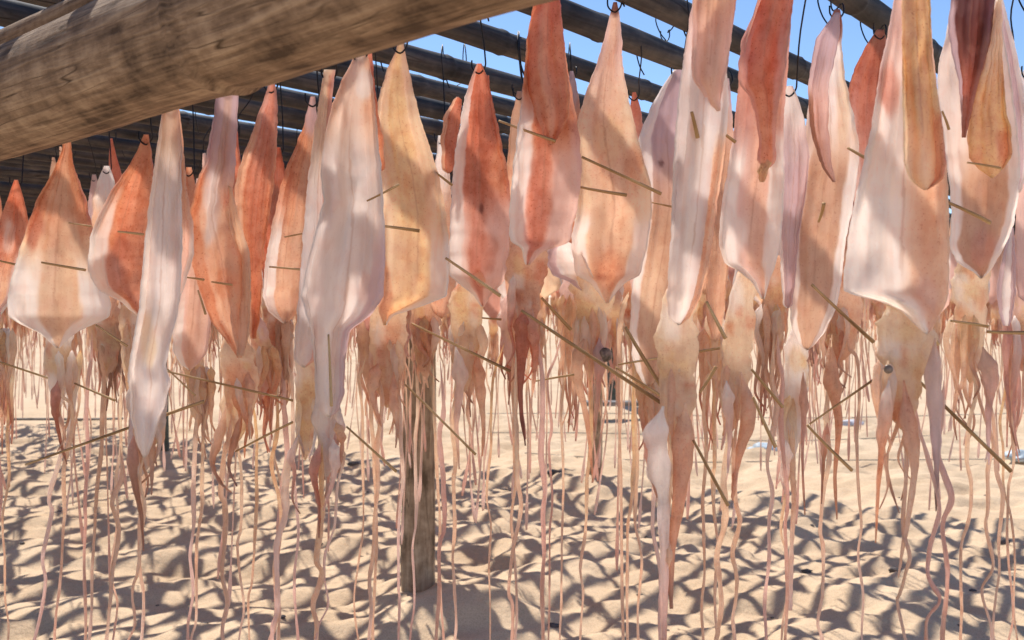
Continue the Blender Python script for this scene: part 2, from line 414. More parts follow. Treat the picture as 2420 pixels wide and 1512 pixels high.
def tone(spec, X, Y, s, v, rng_seed):
    """pigment, plus sun patches painted on heads, at picture point (X, Y); s across 0..1, v down 0..1"""
    n1 = nz(X * .018 + rng_seed, Y * .010, rng_seed); n2 = nz(X * .06 + rng_seed, Y * .02, 4 + rng_seed)
    c = COL[spec.get('base', 'cream')]
    if 'top' in spec:
        name, y0, y1 = spec['top'][:3]
        c = mix(COL[name], c, sstep(y0, y1, Y + 28 * n1 + 14 * n2 + 26 * (abs(2 * s - 1) ** 2) * spec.get('tc', 1)))
    if 'mid' in spec:    # a band of pigment down the middle: name, centre, half width, strength
        name, sc, hw, st = spec['mid']
        c = mix(c, COL[name], st * (1 - sstep(hw * .5, hw * 1.25, abs(s - sc + .08 * n1))))
    for p in spec.get('spots', ()):
        name, px, py, rx, ry, st = p
        q = math.hypot((X - px) / rx, (Y - py) / ry) + .35 * n1 + .25 * n2
        c = mix(c, COL[name], st * (1 - sstep(.55, 1.05, q)))
    if 'edge' in spec:
        name, wdt, y0, side = spec['edge']
        e = s if side < 0 else (1 - s) if side > 0 else min(s, 1 - s)
        c = mix(c, COL[name], (1 - sstep(wdt * .68, wdt * .9, e + .05 * n1 + .03 * n2)) * sstep(y0 - 50, y0 + 40, Y + 60 * n1))
    st_ = nz(s * 7 + rng_seed * 2.3, v * 1.6, rng_seed)       # lengthwise streaks of pigment
    c = mix(c, COL['peach'] if st_ > 0 else COL['pink'], min(.12, abs(st_) * .25))
    bl = nz(X * .035 + 9 + rng_seed, Y * .03, 3)
    if bl > .15: c = mix(c, COL['rose'], min(.12, (bl - .15) * .8))
    if 'top' in spec and abs(s - .5 - .04 * math.sin(v * 4 + rng_seed)) < .014: c = mix(c, COL['brown'], .38 * sstep(.1, .3, v) * (1 - sstep(.75, .9, v)))
    j = 1 + .06 * n1 + .05 * n2
    return tuple(max(0, min(.95, q * j)) for q in c)

def sheet(name, parent, rows, dep, spec, seed, thick=.0026, curl=.25, folds=(2.3, .006), lean=0.0, NV=110, NU=44, dy=0.0, pivot=0.0, mat=None, flip=False):
    """a thin hanging flap with real thickness, its silhouette given by rows"""
    org = parent.location
    if True:
        y, a, b = rows[0]; y2, a2, b2 = rows[-1]; rows = list(rows)
        if b - a > 14 and name != 'mantle': w = b - a; rows = [(y - w * .30, a + w * .46, b - w * .46), (y - w * .16, a + w * .22, b - w * .22)] + rows
        if b2 - a2 > 14: w = b2 - a2; rows = rows + [(y2 + w * .18, a2 + w * .2, b2 - w * .24), (y2 + w * .34, a2 + w * .44, b2 - w * .46)]
    rr = rows_at(rows, NV)
    wmax = max(b - a for _, a, b in rr)
    pts = []; cols = []
    k_, amp = folds
    for i, (y, a, b) in enumerate(rr):
        v = i / (NV - 1)
        ej = 3.2 * sstep(0, .15, v)
        a += ej * (nz(y * .035, seed) + .5 * nz(y * .12, seed + 3)); b += ej * (nz(y * .035, seed + 9) + .5 * nz(y * .12, seed + 5))
        half = (b - a) / 2 * dep / F
        for j in range(NU + 1):
            s = j / NU; u = 2 * s - 1
            X = a + (b - a) * s
            o = curl * half * (1 - u * u) * 1.0
            o += amp * sstep(.05, .5, v) * math.sin(k_ * math.pi * s + seed * 1.7 + 1.2 * math.sin(v * 3 + seed)) * min(1, (b - a) / 120)
            o += .008 * nz(X * .012 + seed, y * .006, seed) + .0022 * nz(X * .05 + seed, y * .012, seed + 2)
            o -= .006 * abs(u) ** 6 * math.sin(v * 7 + seed) * (1 if wmax > 60 else .3)
            o += lean * (v - pivot) + dy
            for q in range(4):
                qs = .12 + .25 * q + .08 * math.sin(seed * 5 + q * 2) + .05 * math.sin(v * 3 + q + seed)
                o -= (.0026 if q % 2 else -.0018) * math.exp(-((s - qs) / .045) ** 2) * sstep(.03, .3, v) * (1 - .75 * sstep(.5, .95, v)) * min(1, (b - a) / 90)
            o += .012 * sstep(.86, 1.0, abs(u)) * math.sin(v * 4.2 + seed * 1.9 + (u > 0) * 2) * min(1, (b - a) / 120)
            o += .0011 * sstep(.02, .2, v) * (1 - .6 * v) * (nz(s * 9 + seed * 3, v * 1.5, seed) + .6 * nz(s * 22 + seed, v * 2.5, 7))
            if 'edge' in spec:
                _, ew, ey, es = spec['edge']
                ee = s if es < 0 else (1 - s) if es > 0 else min(s, 1 - s)
                o -= .95 * max(0, 1 - ee / (ew * .8)) * ew * .8 * 2 * half * sstep(ey - 90, ey + 60, y) * (1 if es else .5)
            p = W(X, y, dep) - org
            q = W(X, y, dep + o) - org
            q = Vector((p.x, q.y, p.z)) if abs(o) > .2 else q
            th = thick * (.35 + .65 * (1 - abs(u) ** 5)) * (.6 + .4 * math.sin(math.pi * min(1, v * 1.1)))
            pts.append((q, th)); cols.append(tone(spec, X, y, s, v, seed))
    n = len(pts); V = []; CC = []
    W1 = NU + 1
    nor = []
    for i in range(NV):
        for j in range(W1):
            p = pts[i * W1 + j][0]
            px = pts[i * W1 + min(j + 1, NU)][0] - pts[i * W1 + max(j - 1, 0)][0]
            pv = pts[min(i + 1, NV - 1) * W1 + j][0] - pts[max(i - 1, 0) * W1 + j][0]
            nn = pv.cross(px); 
            nor.append(nn.normalized() if nn.length > 1e-12 else Vector((0, -1, 0)))
    for k in range(n): V.append(pts[k][0] + nor[k] * (pts[k][1] / 2)); CC.append(cols[k])
    for k in range(n): V.append(pts[k][0] - nor[k] * (pts[k][1] / 2)); CC.append(cols[k])
    Fc = []
    for i in range(NV - 1):
        for j in range(NU):
            a = i * W1 + j
            Fc.append((a, a + W1, a + W1 + 1, a + 1)); Fc.append((n + a, n + a + 1, n + a + W1 + 1, n + a + W1))
    for i in range(NV - 1):
        a = i * W1; Fc.append((a, n + a, n + a + W1, a + W1))
        a = i * W1 + NU; Fc.append((a, a + W1, n + a + W1, n + a))
    for j in range(NU):
        Fc.append((j, j + 1, n + j + 1, n + j)); a = (NV - 1) * W1 + j; Fc.append((a, n + a, n + a + 1, a + 1))
    return mesh_obj(name, V, Fc, mat or M_MANTLE, parent, CC)

def blob(name, parent, rows, dep, spec, seed, flat=.5, NV=30, NS=20, dy=0.0, lump=.38):
    """a puffy rounded body part whose silhouette is given by rows"""
    y, a, b = rows[0]; c = (a + b) / 2; h = (b - a) / 2; y2, a2, b2 = rows[-1]; c2 = (a2 + b2) / 2; h2 = (b2 - a2) / 2
    q = min(1.0, h / 40)
    rows = [(y - 50 * q, c - h * .15, c + h * .15), (y - 34 * q, c - h * .5, c + h * .5), (y - 14 * q, c - h * .82, c + h * .82)] + list(rows) + [(y2 + 26 * q, c2 - h2 * .85, c2 + h2 * .85), (y2 + 55 * q, c2 - h2 * .5, c2 + h2 * .5), (y2 + 75 * q, c2 - h2 * .12, c2 + h2 * .12)]
    rgb = random.Random(int(seed * 13)); spec = dict(spec)
    spec['spots'] = list(spec.get('spots', ())) + [(rgb.choice(('yellow', 'orange', 'white', 'white', 'yellow', 'coral', 'tan')), rgb.uniform(a, b), rgb.uniform(y, y2 + 50 * q), rgb.uniform(.2, .5) * h, rgb.uniform(.3, 1.1) * h, rgb.uniform(.5, 1)) for _ in range(12)]  # random mottling; its bright spots also paint sun patches into the head colour
    org = parent.location; rr = rows_at(rows, NV); V = []; CC = []
    for i, (y, a, b) in enumerate(rr):
        cx = (a + b) / 2; hw = (b - a) / 2
        for k in range(NS):
            an = 2 * math.pi * k / NS
            f = 1 + .07 * math.sin(an * 6 + seed + y * .01) + .05 * nz(an * 4, y * .12, seed) + lump * nz(math.cos(an) * 1.6 + seed, math.sin(an) * 1.6, y * .022 + seed) + lump * .6 * nz(math.cos(an) * 3.6 + seed, math.sin(an) * 3.6, y * .07)
            X = cx + hw * f * math.cos(an)
            o = hw * f * flat * math.sin(an) * dep / F + dy
            V.append(W(X, y, dep + o) - org)
            CC.append(tone(spec, X, y, .5 + .5 * math.cos(an), i / (NV - 1), seed))
    Fc = []
    for i in range(NV - 1):
        for k in range(NS):
            k2 = (k + 1) % NS
            Fc.append((i * NS + k, i * NS + k2, (i + 1) * NS + k2, (i + 1) * NS + k))
    Fc.append(tuple(range(NS - 1, -1, -1))); Fc.append(tuple((NV - 1) * NS + k for k in range(NS)))
    return mesh_obj(name, V, Fc, M_ARM, parent, CC)

def arm(name, parent, pix, dep, r0, r1, cols, seed, dy=0.0, n=30, flat=.6, swell=.25, sides=8, cap=.1, club=False):
    """tapered arm or tentacle through picture points pix; radii in picture pixels; cols = (root, mid, tip)"""
    org = parent.location
    P = [W(x, y, dep) - org + Vector((.009 * nz(seed * 3.1, y * .02, 5), dy + .016 * nz(seed, y * .008), 0)) for x, y in pix]
    pts = smooth_path(P, n); rads = []
    for i in range(n):
        t = i / (n - 1)
        r = lerp(r0, r1, t ** .8) * (1 + swell * math.sin(math.pi * min(1, t * 1.7)) ** 2) * (1 + .35 * nz(seed * 2, t * 9))
        rads.append(max(.6, r * (.12 + .88 * sstep(0, cap, t))) * dep / F)
    if club:
        for i in range(n): rads[i] *= 1 + 1.3 * math.exp(-((i / (n - 1) - .93) / .05) ** 2)
    V, Fc = tube_data(pts, rads, sides, flat, .4, seed)
    CC = []
    for i in range(n):
        t = i / (n - 1)
        c = mix(COL[cols[0]], COL[cols[1]], t * 2) if t < .5 else mix(COL[cols[1]], COL[cols[2]], t * 2 - 1)
        for k in range(sides):
            j = 1 + .25 * nz(t * 11 + seed, k * .8)
            cc = mix(c, COL['white'], .25 * max(0, math.sin(2 * math.pi * k / sides + seed)))
            CC.append(tuple(max(0, min(.95, q * j)) for q in cc))
    return mesh_obj(name, V, Fc, M_ARM, parent, CC)

def arms_auto(parent, cx, y0, width, length, dep, seed, n=11, cols=('cream', 'peach', 'red'), spread=.72, r=9.5, dy=0.0):
    rg = random.Random(seed * 7 + 3)
    cset = [cols[0], 'cream', 'white', cols[1], 'yellow']
    for k in range(n):
        u = (k + .5) / n * 2 - 1 + rg.uniform(-.12, .12)
        x = cx + u * width * .5
        L = length * rg.uniform(.55, 1.0) * (1 - .2 * abs(u))
        xe = cx + u * width * .5 * spread + rg.uniform(-.14, .14) * width
        w1 = rg.uniform(-.10, .10) * width; w2 = rg.uniform(-.14, .14) * width
        hookd = rg.choice((-1, 1)) * rg.uniform(0, .28) * width
        pix = [(x * .7 + cx * .3, y0 - 30 * min(1, width / 60)), (x, y0 + L * .16), (lerp(x, xe, .5) + w1, y0 + L * .5), (xe + w2, y0 + L * .8), (xe + w2 * .4 + hookd, y0 + L)]
        cc = (rg.choice(cset), rg.choice((cols[1], cols[1], cols[0])), rg.choice((cols[2], cols[2], cols[1])))
        arm('arm', parent, pix, dep + rg.uniform(-.012, .012), r * rg.uniform(.8, 1.25), 1.4, cc, seed + k * 1.3, dy=dy)

def tentacle(parent, pts, dep, seed, r=4.5, dy=.01, club=False, cols=('cream', 'peach', 'pink')):
    arm('tentacle', parent, pts, dep, r, r * (.75 if not club else 1.5), cols, seed, dy=dy, n=80, flat=.5, swell=.3)

def hook(x, y, dep, lab, zbar=None, snap=True):
    """wire hook from the tip at (x, y, dep) up and over the rail nearest to it"""
    tip = W(x, y, dep); tip.z -= .006
    top = (zbar or BARZ) - .018
    oy = 0.0
    if snap: oy = rail_dep(x, dep) - dep
    H = max(top - tip.z, .022)
    w = .009
    P = [Vector((-w, 0, .012)), Vector((-w * .9, 0, .002)), Vector((0, 0, -.004)), Vector((w * .8, 0, .004)), Vector((w * .8, oy * .1, .016)),
         Vector((w * .5, oy * .5, H * .5)), Vector((.002, oy - .020, H - .004)), Vector((0, oy - .027, H + .018)), Vector((0, oy, H + .043)), Vector((0, oy + .026, H + .020)), Vector((.004, oy + .022, H - .004)), Vector((.010, oy + .010, H - .022))]
    V, Fc = tube_data(smooth_path(P, 40), [.0010] * 40, 6)
    o = mesh_obj('wire_hook', V, Fc, M_HOOK, None, loc=tip)
    o.rotation_euler = (0, 0, random.Random(x + y).uniform(-.5, .5) if abs(oy) < .01 else 0)
    tag(o, lab, 'hook', 'wire hooks on the rails')
    return o

def squid(key, label, rows, dep, spec, seed, head=None, arms=None, tents=(), flaps=(), eye=None, curl=.25, folds=(2.3, .006), lean=.0, hk=True, extra_arms=(), headspec=None, backs=()):
    tipx = (rows[0][1] + rows[0][2]) / 2
    rd = rail_dep(tipx, dep); dep = rd + max(-.05, min(.05, dep - rd))
    e = empty('dried_squid', W(tipx, rows[0][0], dep))
    tag(e, label, 'squid', 'dried squid hanging in the front rows')
    sheet('mantle', e, rows, dep, spec, seed, curl=curl, folds=folds, lean=lean)
    for j, (frows, fspec, fdy) in enumerate(flaps):
        sheet('fin', e, frows, dep, fspec, seed + 11 + j, curl=-.22, folds=(3.1, .004), dy=fdy, NV=64, NU=26)
    for j, (frows, fspec, fdy) in enumerate(backs):
        sheet('mantle_flap', e, frows, dep, fspec, seed + 31 + j, curl=.3, folds=(2.1, .006), dy=fdy, NV=64, NU=26)
    if head:
        hs = dict(base=('cream', 'pink', 'peach')[int(seed) % 3], spots=[('yellow', (head[0][1] + head[0][2]) / 2 + 12, head[0][0] + 60, 40, 40, .8)])
        if headspec: hs.update(headspec)
        if key.startswith('tall') is False: head = [(hy_, lerp((a_ + b_) / 2, a_, .84), lerp((a_ + b_) / 2, b_, .84)) for hy_, a_, b_ in head]
        blob('head', e, head, dep, hs, seed + 2, dy=.022)
    if arms:
        a = dict(arms); yy = a.pop('y'); arms_auto(e, a.pop('cx'), yy - 45, a.pop('w') * .95, a.pop('L') + 45, dep, seed, dy=.022, **a)
    for j, ea in enumerate(extra_arms):
        pix, r0, cols = ea[:3]
        arm('arm', e, pix, dep, r0, ea[3] if len(ea) > 3 else 1.5, cols, seed + 60 + j, dy=.006, n=36, swell=.5, sides=10, cap=.22)
    for j, t in enumerate(tents):
        r = 4.5; pts = t
        if isinstance(t, dict): r = t['r']; pts = t['p']
        if head:
            hy, hc = head[-1][0] - 10, (head[-1][1] + head[-1][2]) / 2
            if pts[0][1] > hy + 40: pts = [(hc + max(-18, min(18, pts[0][0] - hc)), hy), (lerp(hc, pts[0][0], .7), hy + .55 * (pts[0][1] - hy))] + list(pts)
        tentacle(e, pts, dep, seed + j * 5.1, r * random.Random(seed + j * 3).uniform(.6, 1.15), cols=random.Random(seed * 9 + j).choice((('cream', 'peach', 'pink'), ('cream', 'pink', 'rose'), ('peach', 'tan', 'pink'), ('yellow', 'peach', 'peach'), ('pink', 'rose', 'tan'), ('cream', 'peach', 'rose'), ('cream', 'peach', 'peach'))))
    if eye:
        ex, ey, er = eye
        bm = bmesh.new(); bmesh.ops.create_uvsphere(bm, u_segments=16, v_segments=12, radius=er * dep / F)
        for vv in bm.verts: vv.co *= 1 + .12 * nz(vv.co.x * 150, vv.co.y * 150, vv.co.z * 150); vv.co.y *= .7
        me = bpy.data.meshes.new('eye'); bm.to_mesh(me); bm.free(); me.materials.append(M_EYE)
        for p in me.polygons: p.use_smooth = True
        o = bpy.data.objects.new('eye', me); C.objects.link(o); o.parent = e; o.location = W(ex, ey, dep + .006) - e.location
    if hk:
        hook(tipx, rows[0][0] + 4, dep, 'dark wire hook holding up the ' + ' '.join(key.split()[:10]))
    return e

def T(x, y, x2=None, w=8):
    r_ = random.Random(x * 3.1 + y); x2 = x if x2 is None else x2; P = [(x, y)]
    for k in range(1, 9):
        P.append((lerp(x, x2, k / 9) + r_.uniform(-.6, .6) * w, lerp(y, 1700, k / 9 + r_.uniform(-.03, .03))))
    return P + [(x2, 1700)]

# ---- far left
squid('squid cut by the left picture edge', 'orange squid cut by the left picture edge, a thin splint across it',
      [(425, 34, 42), (470, 18, 56), (520, 0, 66), (570, -22, 70), (640, -32, 48), (700, -30, 28), (745, -18, -6)], 1.42,
      dict(base='peach', top=('coral', 560, 680), spots=[('white', 22, 560, 22, 60, .6)], edge=('pink', .3, 600, 0)), 1,
      head=[(735, -40, 5), (800, -42, 10), (860, -35, 5)], arms=dict(cx=-10, y=850, w=60, L=260), tents=[T(8, 860, 2), T(-15, 860, -20)])
squid('wide orange squid below the thick pole', 'wide arrowhead squid below the thick pole, orange above and white along its lower edges',
      [(300, 150, 166), (345, 148, 168), (385, 136, 172), (430, 112, 188), (470, 88, 202), (540, 62, 219), (600, 44, 238), (660, 26, 254), (722, 16, 262), (748, 20, 258), (764, 44, 226), (786, 92, 178), (822, 134, 142)], 1.22,
      dict(base='cream', top=('orange', 520, 640), mid=('tan', .5, .3, .6), edge=('white', .36, 620, 0), spots=[('red', 80, 540, 26, 60, .7), ('cream', 165, 560, 22, 60, .4)]), 2, curl=.35,
      head=[(795, 100, 178), (840, 98, 172), (890, 108, 162), (915, 112, 158)], headspec=dict(base='white'), arms=dict(cx=138, y=905, w=62, L=210, n=6, cols=('white', 'peach', 'brown')),
      extra_arms=[([(128, 900), (128, 960), (130, 1040), (150, 1100)], 11, ('rose', 'red', 'brown'))],
      tents=[T(135, 1000, 55, 5), T(160, 960, 105, 10)])
squid('red-orange squid with a white curled left edge', 'bright red-orange squid with a curled white left edge, left of the long grey squid',
      [(318, 340, 351), (360, 322, 357), (400, 300, 362), (450, 264, 366), (510, 232, 366), (560, 213, 364), (640, 207, 356), (685, 232, 350), (712, 285, 348), (745, 322, 338)], 1.20,
      dict(base='peach', top=('orange', 600, 760), mid=('coral', .6, .3, .5), edge=('white', .32, 490, -1), spots=[('rose', 262, 650, 34, 70, .7), ('red', 290, 590, 30, 34, .6)]), 3, curl=.5,
      head=[(725, 285, 345), (790, 280, 345), (850, 290, 335)], arms=dict(cx=310, y=840, w=60, L=280, cols=('cream', 'peach', 'rose')), tents=[T(275, 870, 255, 8), T(330, 870, 320, 10)])
squid('narrow long grey squid under the pole', 'narrow long grey-white squid under the pole with dark brown pointed arms',
      [(225, 388, 416), (265, 384, 421), (340, 372, 430), (450, 357, 428), (560, 343, 430), (650, 336, 428), (730, 328, 422), (800, 316, 404), (860, 306, 392), (905, 304, 402), (945, 308, 392), (990, 310, 378), (1040, 322, 362), (1075, 334, 350)], 1.03,
      dict(base='grey', top=('tan', 280, 480), mid=('white', .45, .25, .4), edge=('white', .2, 300, -1), spots=[('yellow', 350, 800, 18, 70, .4)]), 4, curl=-.5, folds=(3.3, .005), lean=-.02,
      backs=[([(230, 398, 420), (330, 412, 432), (440, 415, 440), (530, 412, 456), (600, 410, 458), (660, 405, 440), (700, 408, 428)], dict(base='pink', top=('peach', 420, 700), edge=('white', .25, 570, 1)), .018)],
      head=[(880, 300, 398), (940, 298, 405), (1000, 292, 388), (1050, 296, 370)], headspec=dict(base='grey', spots=[('lilac', 320, 1010, 40, 40, .7)]),
      arms=dict(cx=335, y=1030, w=78, L=210, n=5, cols=('grey', 'peach', 'brown')),
      extra_arms=[([(312, 1030), (312, 1110), (326, 1220), (336, 1305)], 13, ('rose', 'brown', 'brown')), ([(350, 1020), (350, 1090), (343, 1170)], 12, ('orange', 'tan', 'brown'))],
      tents=[{'r': 7, 'p': T(278, 1060, 232, 3)}, T(340, 1200, 262, 4)])
squid('pinkish squid strip below the pole', 'lilac-pink squid left of the brick-red one, a grey fold down its middle',
      [(190, 515, 560), (228, 511, 563), (300, 500, 560), (380, 486, 556), (440, 462, 552), (520, 446, 552), (600, 448, 585), (680, 470, 590), (760, 500, 585), (820, 545, 575), (845, 562, 572)], 1.15,
      dict(base='peach', top=('lilac', 380, 520), edge=('orange', .3, 440, -1), mid=('tan', .55, .2, .5), spots=[('grey', 500, 480, 24, 110, .8), ('coral', 545, 470, 20, 40, .7), ('orange', 535, 670, 30, 40, .7)]), 5, curl=-.45, folds=(3.6, .006),
      backs=[([(445, 528, 548), (500, 530, 560), (600, 535, 590), (700, 540, 592), (790, 550, 588), (840, 562, 575)], dict(base='tan', top=('cream', 500, 700)), -.012)],
      head=[(820, 520, 600), (870, 516, 615), (930, 525, 612), (980, 522, 600)], headspec=dict(base='cream', spots=[('orange', 565, 890, 40, 50, .9)]),
      arms=dict(cx=560, y=970, w=76, L=130, n=5, cols=('peach', 'orange', 'brown')),
      extra_arms=[([(540, 960), (520, 1040), (498, 1095), (515, 1140), (535, 1165)], 12, ('peach', 'brown', 'brown')), ([(565, 980), (545, 1060), (540, 1110), (560, 1150)], 9, ('orange', 'brown', 'dark')), ([(585, 880), (590, 960), (585, 1040)], 14, ('orange', 'peach', 'tan'))],
      tents=[{'r': 6, 'p': T(522, 1080, 528, 5)}, T(562, 1100, 560, 4)])
squid('pale squid with brown arms behind the lilac one', 'pale rose squid hanging low behind the lilac one, brown arms under it',
      [(395, 440, 452), (470, 430, 470), (560, 425, 492), (660, 420, 500), (760, 411, 498), (830, 408, 490), (858, 425, 470)], 1.38,
      dict(base='pink', top=('orange', 420, 640), edge=('white', .3, 700, -1), mid=('peach', .6, .3, .5)), 6,
      head=[(840, 425, 485), (900, 432, 495), (950, 440, 495)], arms=dict(cx=465, y=940, w=55, L=160, cols=('peach', 'tan', 'brown')), tents=[T(455, 1000, 432), T(480, 960, 440)])
squid('brick-red narrow squid below the pole', 'narrow brick-brown squid with a pointed tip just below the pole edge',
      [(195, 634, 648), (210, 632, 652), (260, 614, 656), (330, 590, 654), (400, 563, 650), (480, 552, 640), (560, 560, 628), (640, 578, 620), (720, 588, 616), (800, 592, 606)], 1.18,
      dict(base='orange', top=('rose', 240, 560), mid=('coral', .6, .3, .6), edge=('peach', .25, 300, -1)), 7, curl=.5,
      head=[(780, 585, 640), (840, 590, 650), (900, 595, 640)], arms=dict(cx=618, y=890, w=55, L=210, cols=('peach', 'orange', 'red')), tents=[T(600, 930, 585), T(655, 920, 640)])
squid('small scarlet squid tip behind the brick one', 'small scarlet squid mostly hidden behind the brick-brown one, tip showing',
      [(348, 652, 662), (400, 638, 672), (470, 622, 680), (550, 612, 690), (640, 620, 690), (720, 635, 680), (760, 650, 665)], 1.5,
      dict(base='coral', top=('red', 380, 560)), 8, head=[(750, 640, 680), (800, 635, 685), (850, 640, 675)], arms=dict(cx=658, y=840, w=40, L=170, cols=('peach', 'red', 'brown')), tents=[T(650, 900, 655)])
squid('peach squid with a white lower left edge', 'peach squid with white lower left edge and short splint, left of the large grey one',
      [(228, 734, 744), (280, 722, 748), (340, 702, 748), (400, 674, 744), (470, 656, 738), (540, 642, 730), (620, 627, 722), (700, 621, 712), (735, 632, 706), (752, 655, 690)], 1.2,
      dict(base='peach', top=('orange', 440, 600), edge=('white', .36, 520, -1), mid=('tan', .75, .25, .6), spots=[('lilac', 735, 270, 22, 60, .8)]), 9, curl=.4,
      head=[(735, 628, 700), (780, 628, 690), (830, 640, 680)], headspec=dict(base='peach', spots=[('orange', 665, 770, 25, 30, .9)]),
      arms=dict(cx=660, y=820, w=52, L=190, cols=('peach', 'tan', 'brown')), tents=[{'r': 7, 'p': T(668, 1000, 632, 6)}, T(690, 900, 700)])
squid('slim grey squid beside the largest grey one', 'slim grey-green squid pressed against the left side of the largest grey one',
      [(165, 766, 792), (230, 755, 784), (320, 742, 778), (420, 729, 774), (520, 719, 778), (620, 711, 780), (720, 704, 770), (800, 696, 760), (850, 694, 745)], 1.06,
      dict(base='grey', top=('cream', 200, 500), edge=('rose', .3, 180, 1), spots=[('coral', 786, 215, 14, 50, .9)]), 10, curl=-.4,
      head=[(760, 698, 770), (820, 690, 768), (880, 688, 772), (930, 692, 765), (990, 698, 752), (1030, 702, 740)], headspec=dict(base='cream', spots=[('yellow', 725, 930, 30, 40, 1), ('yellow', 712, 790, 20, 50, .9), ('white', 700, 880, 15, 60, .7), ('yellow', 720, 1010, 20, 40, 1)]),
      arms=dict(cx=715, y=1020, w=60, L=130, n=4, cols=('cream', 'grey', 'brown')),
      extra_arms=[([(708, 1030), (690, 1080), (682, 1120), (700, 1180), (706, 1215)], 8, ('grey', 'rose', 'brown'))],
      tents=[{'r': 8, 'p': T(675, 1100, 625, 4)}])
squid('largest grey-white squid left of centre', 'largest smooth grey-white squid left of centre with a lilac lower edge and white bulb below',
      [(118, 838, 864), (145, 832, 872), (190, 808, 880), (250, 785, 886), (320, 768, 892), (400, 758, 900), (480, 764, 905), (560, 742, 909), (640, 722, 909), (700, 712, 905), (740, 722, 880), (780, 735, 828), (850, 742, 815), (930, 745, 812), (970, 755, 800)], 1.0,
      dict(base='grey', top=('peach', 240, 420), edge=('lilac', .2, 600, 1), mid=('white', .42, .3, .5), spots=[('white', 860, 200, 24, 40, .8), ('rose', 880, 690, 40, 50, .4)]), 11, curl=-.3, folds=(3.4, .007),
      backs=[([(120, 856, 878), (180, 868, 882), (260, 872, 892), (330, 878, 905), (400, 880, 908)], dict(base='orange', top=('coral', 200, 420)), .02)],
      head=[(760, 728, 812), (850, 740, 818), (930, 742, 808), (985, 738, 808), (1020, 742, 806), (1060, 745, 800)], headspec=dict(base='grey', spots=[('white', 765, 990, 40, 34, 1), ('lilac', 775, 850, 30, 80, .5)]),
      arms=dict(cx=772, y=1040, w=62, L=180, n=5, cols=('grey', 'rose', 'brown')),
      extra_arms=[([(752, 1050), (748, 1120), (750, 1200), (742, 1275)], 12, ('rose', 'red', 'brown')), ([(790, 1040), (785, 1120), (765, 1210)], 14, ('white', 'pink', 'rose')), ([(795, 1000), (806, 1050), (800, 1120)], 12, ('yellow', 'orange', 'brown'))],
      tents=[{'r': 8, 'p': T(755, 1200, 735, 5)}, T(805, 1100, 712, 12)])
squid('hourglass cream squid beside the pole end', 'cream-yellow squid with a small splint across it and a bright white lower right corner',
      [(100, 940, 952), (120, 936, 956), (165, 914, 966), (230, 896, 980), (290, 886, 996), (360, 890, 1020), (430, 900, 1040), (500, 905, 1052), (570, 906, 1060), (650, 905, 1060), (700, 900, 1054), (722, 894, 1000), (745, 898, 930), (768, 906, 914)], 1.1,
      dict(base='cream', top=('tan', 150, 300), mid=('yellow', .45, .28, .8), edge=('white', .33, 560, 1), spots=[('brown', 1030, 430, 26, 40, .5), ('orange', 910, 690, 20, 90, .6), ('tan', 960, 620, 40, 100, .5)]), 12, curl=.3,
      head=[(735, 872, 965), (790, 868, 962), (850, 872, 960), (890, 880, 950)], headspec=dict(base='cream', spots=[('orange', 920, 800, 34, 60, .8)]),
      arms=dict(cx=912, y=880, w=80, L=190, n=7, cols=('orange', 'peach', 'brown')),
      extra_arms=[([(935, 880), (925, 960), (938, 1010), (930, 1060)], 11, ('orange', 'peach', 'brown')), ([(890, 860), (878, 930), (900, 1010)], 16, ('orange', 'peach', 'orange'))],
      tents=[T(945, 960, 928, 6), T(895, 1000, 855, 8)])
squid('orange squid behind the cream squid shoulder', 'pale squid with rust arms, right behind the cream-yellow squid lower corner',
      [(320, 1035, 1046), (400, 1028, 1060), (500, 1020, 1070), (620, 1015, 1078), (700, 1010, 1075), (740, 1025, 1060)], 1.5,
      dict(base='peach', top=('white', 400, 520)), 13, head=[(720, 970, 1045), (770, 965, 1040), (830, 975, 1030)], headspec=dict(base='peach', spots=[('orange', 1005, 780, 30, 40, .9)]),
      arms=dict(cx=1002, y=820, w=60, L=130, cols=('orange', 'peach', 'brown')), tents=[T(985, 860, 965, 5), T(1025, 860, 1050)])
squid('red squid with two dark points at its top', 'vermilion squid with two dark points at its top and a white strip on its left',
      [(150, 1127, 1137), (180, 1115, 1150), (230, 1098, 1162), (300, 1086, 1176), (370, 1074, 1192), (440, 1068, 1204), (520, 1064, 1206), (590, 1061, 1202), (650, 1062, 1196), (668, 1082, 1188), (692, 1112, 1164), (724, 1137, 1143)], 1.2,
      dict(base='pink', top=('coral', 420, 560), edge=('white', .26, 200, -1), mid=('red', .45, .16, .5), spots=[('dark', 1138, 492, 7, 14, .8), ('white', 1085, 640, 25, 60, .4), ('orange', 1180, 400, 24, 80, .7), ('red', 1140, 600, 45, 60, .5)]), 14, curl=.4,
      backs=[([(235, 1072, 1090), (280, 1048, 1088), (340, 1042, 1080), (400, 1045, 1072)], dict(base='coral', edge=('peach', .3, 0, -1)), .03), ([(178, 1147, 1155), (230, 1140, 1158), (300, 1140, 1168)], dict(base='red', top=('dark', 180, 220)), .015)],
      head=[(680, 1068, 1170), (730, 1056, 1150), (790, 1058, 1140), (850, 1066, 1130)], headspec=dict(base='cream', spots=[('yellow', 1100, 740, 30, 40, .9), ('brown', 1100, 800, 12, 12, .6)]),
      arms=dict(cx=1100, y=835, w=82, L=230, n=7, cols=('peach', 'peach', 'brown')),
      extra_arms=[([(1080, 820), (1082, 900), (1085, 1000), (1078, 1110)], 16, ('white', 'pink', 'peach')), ([(1120, 830), (1135, 920), (1142, 1010), (1140, 1080)], 14, ('orange', 'peach', 'orange'))],
      tents=[{'r': 8, 'p': T(1045, 850, 1030, 4)}, {'r': 5, 'p': T(1070, 1000, 1075, 3)}])
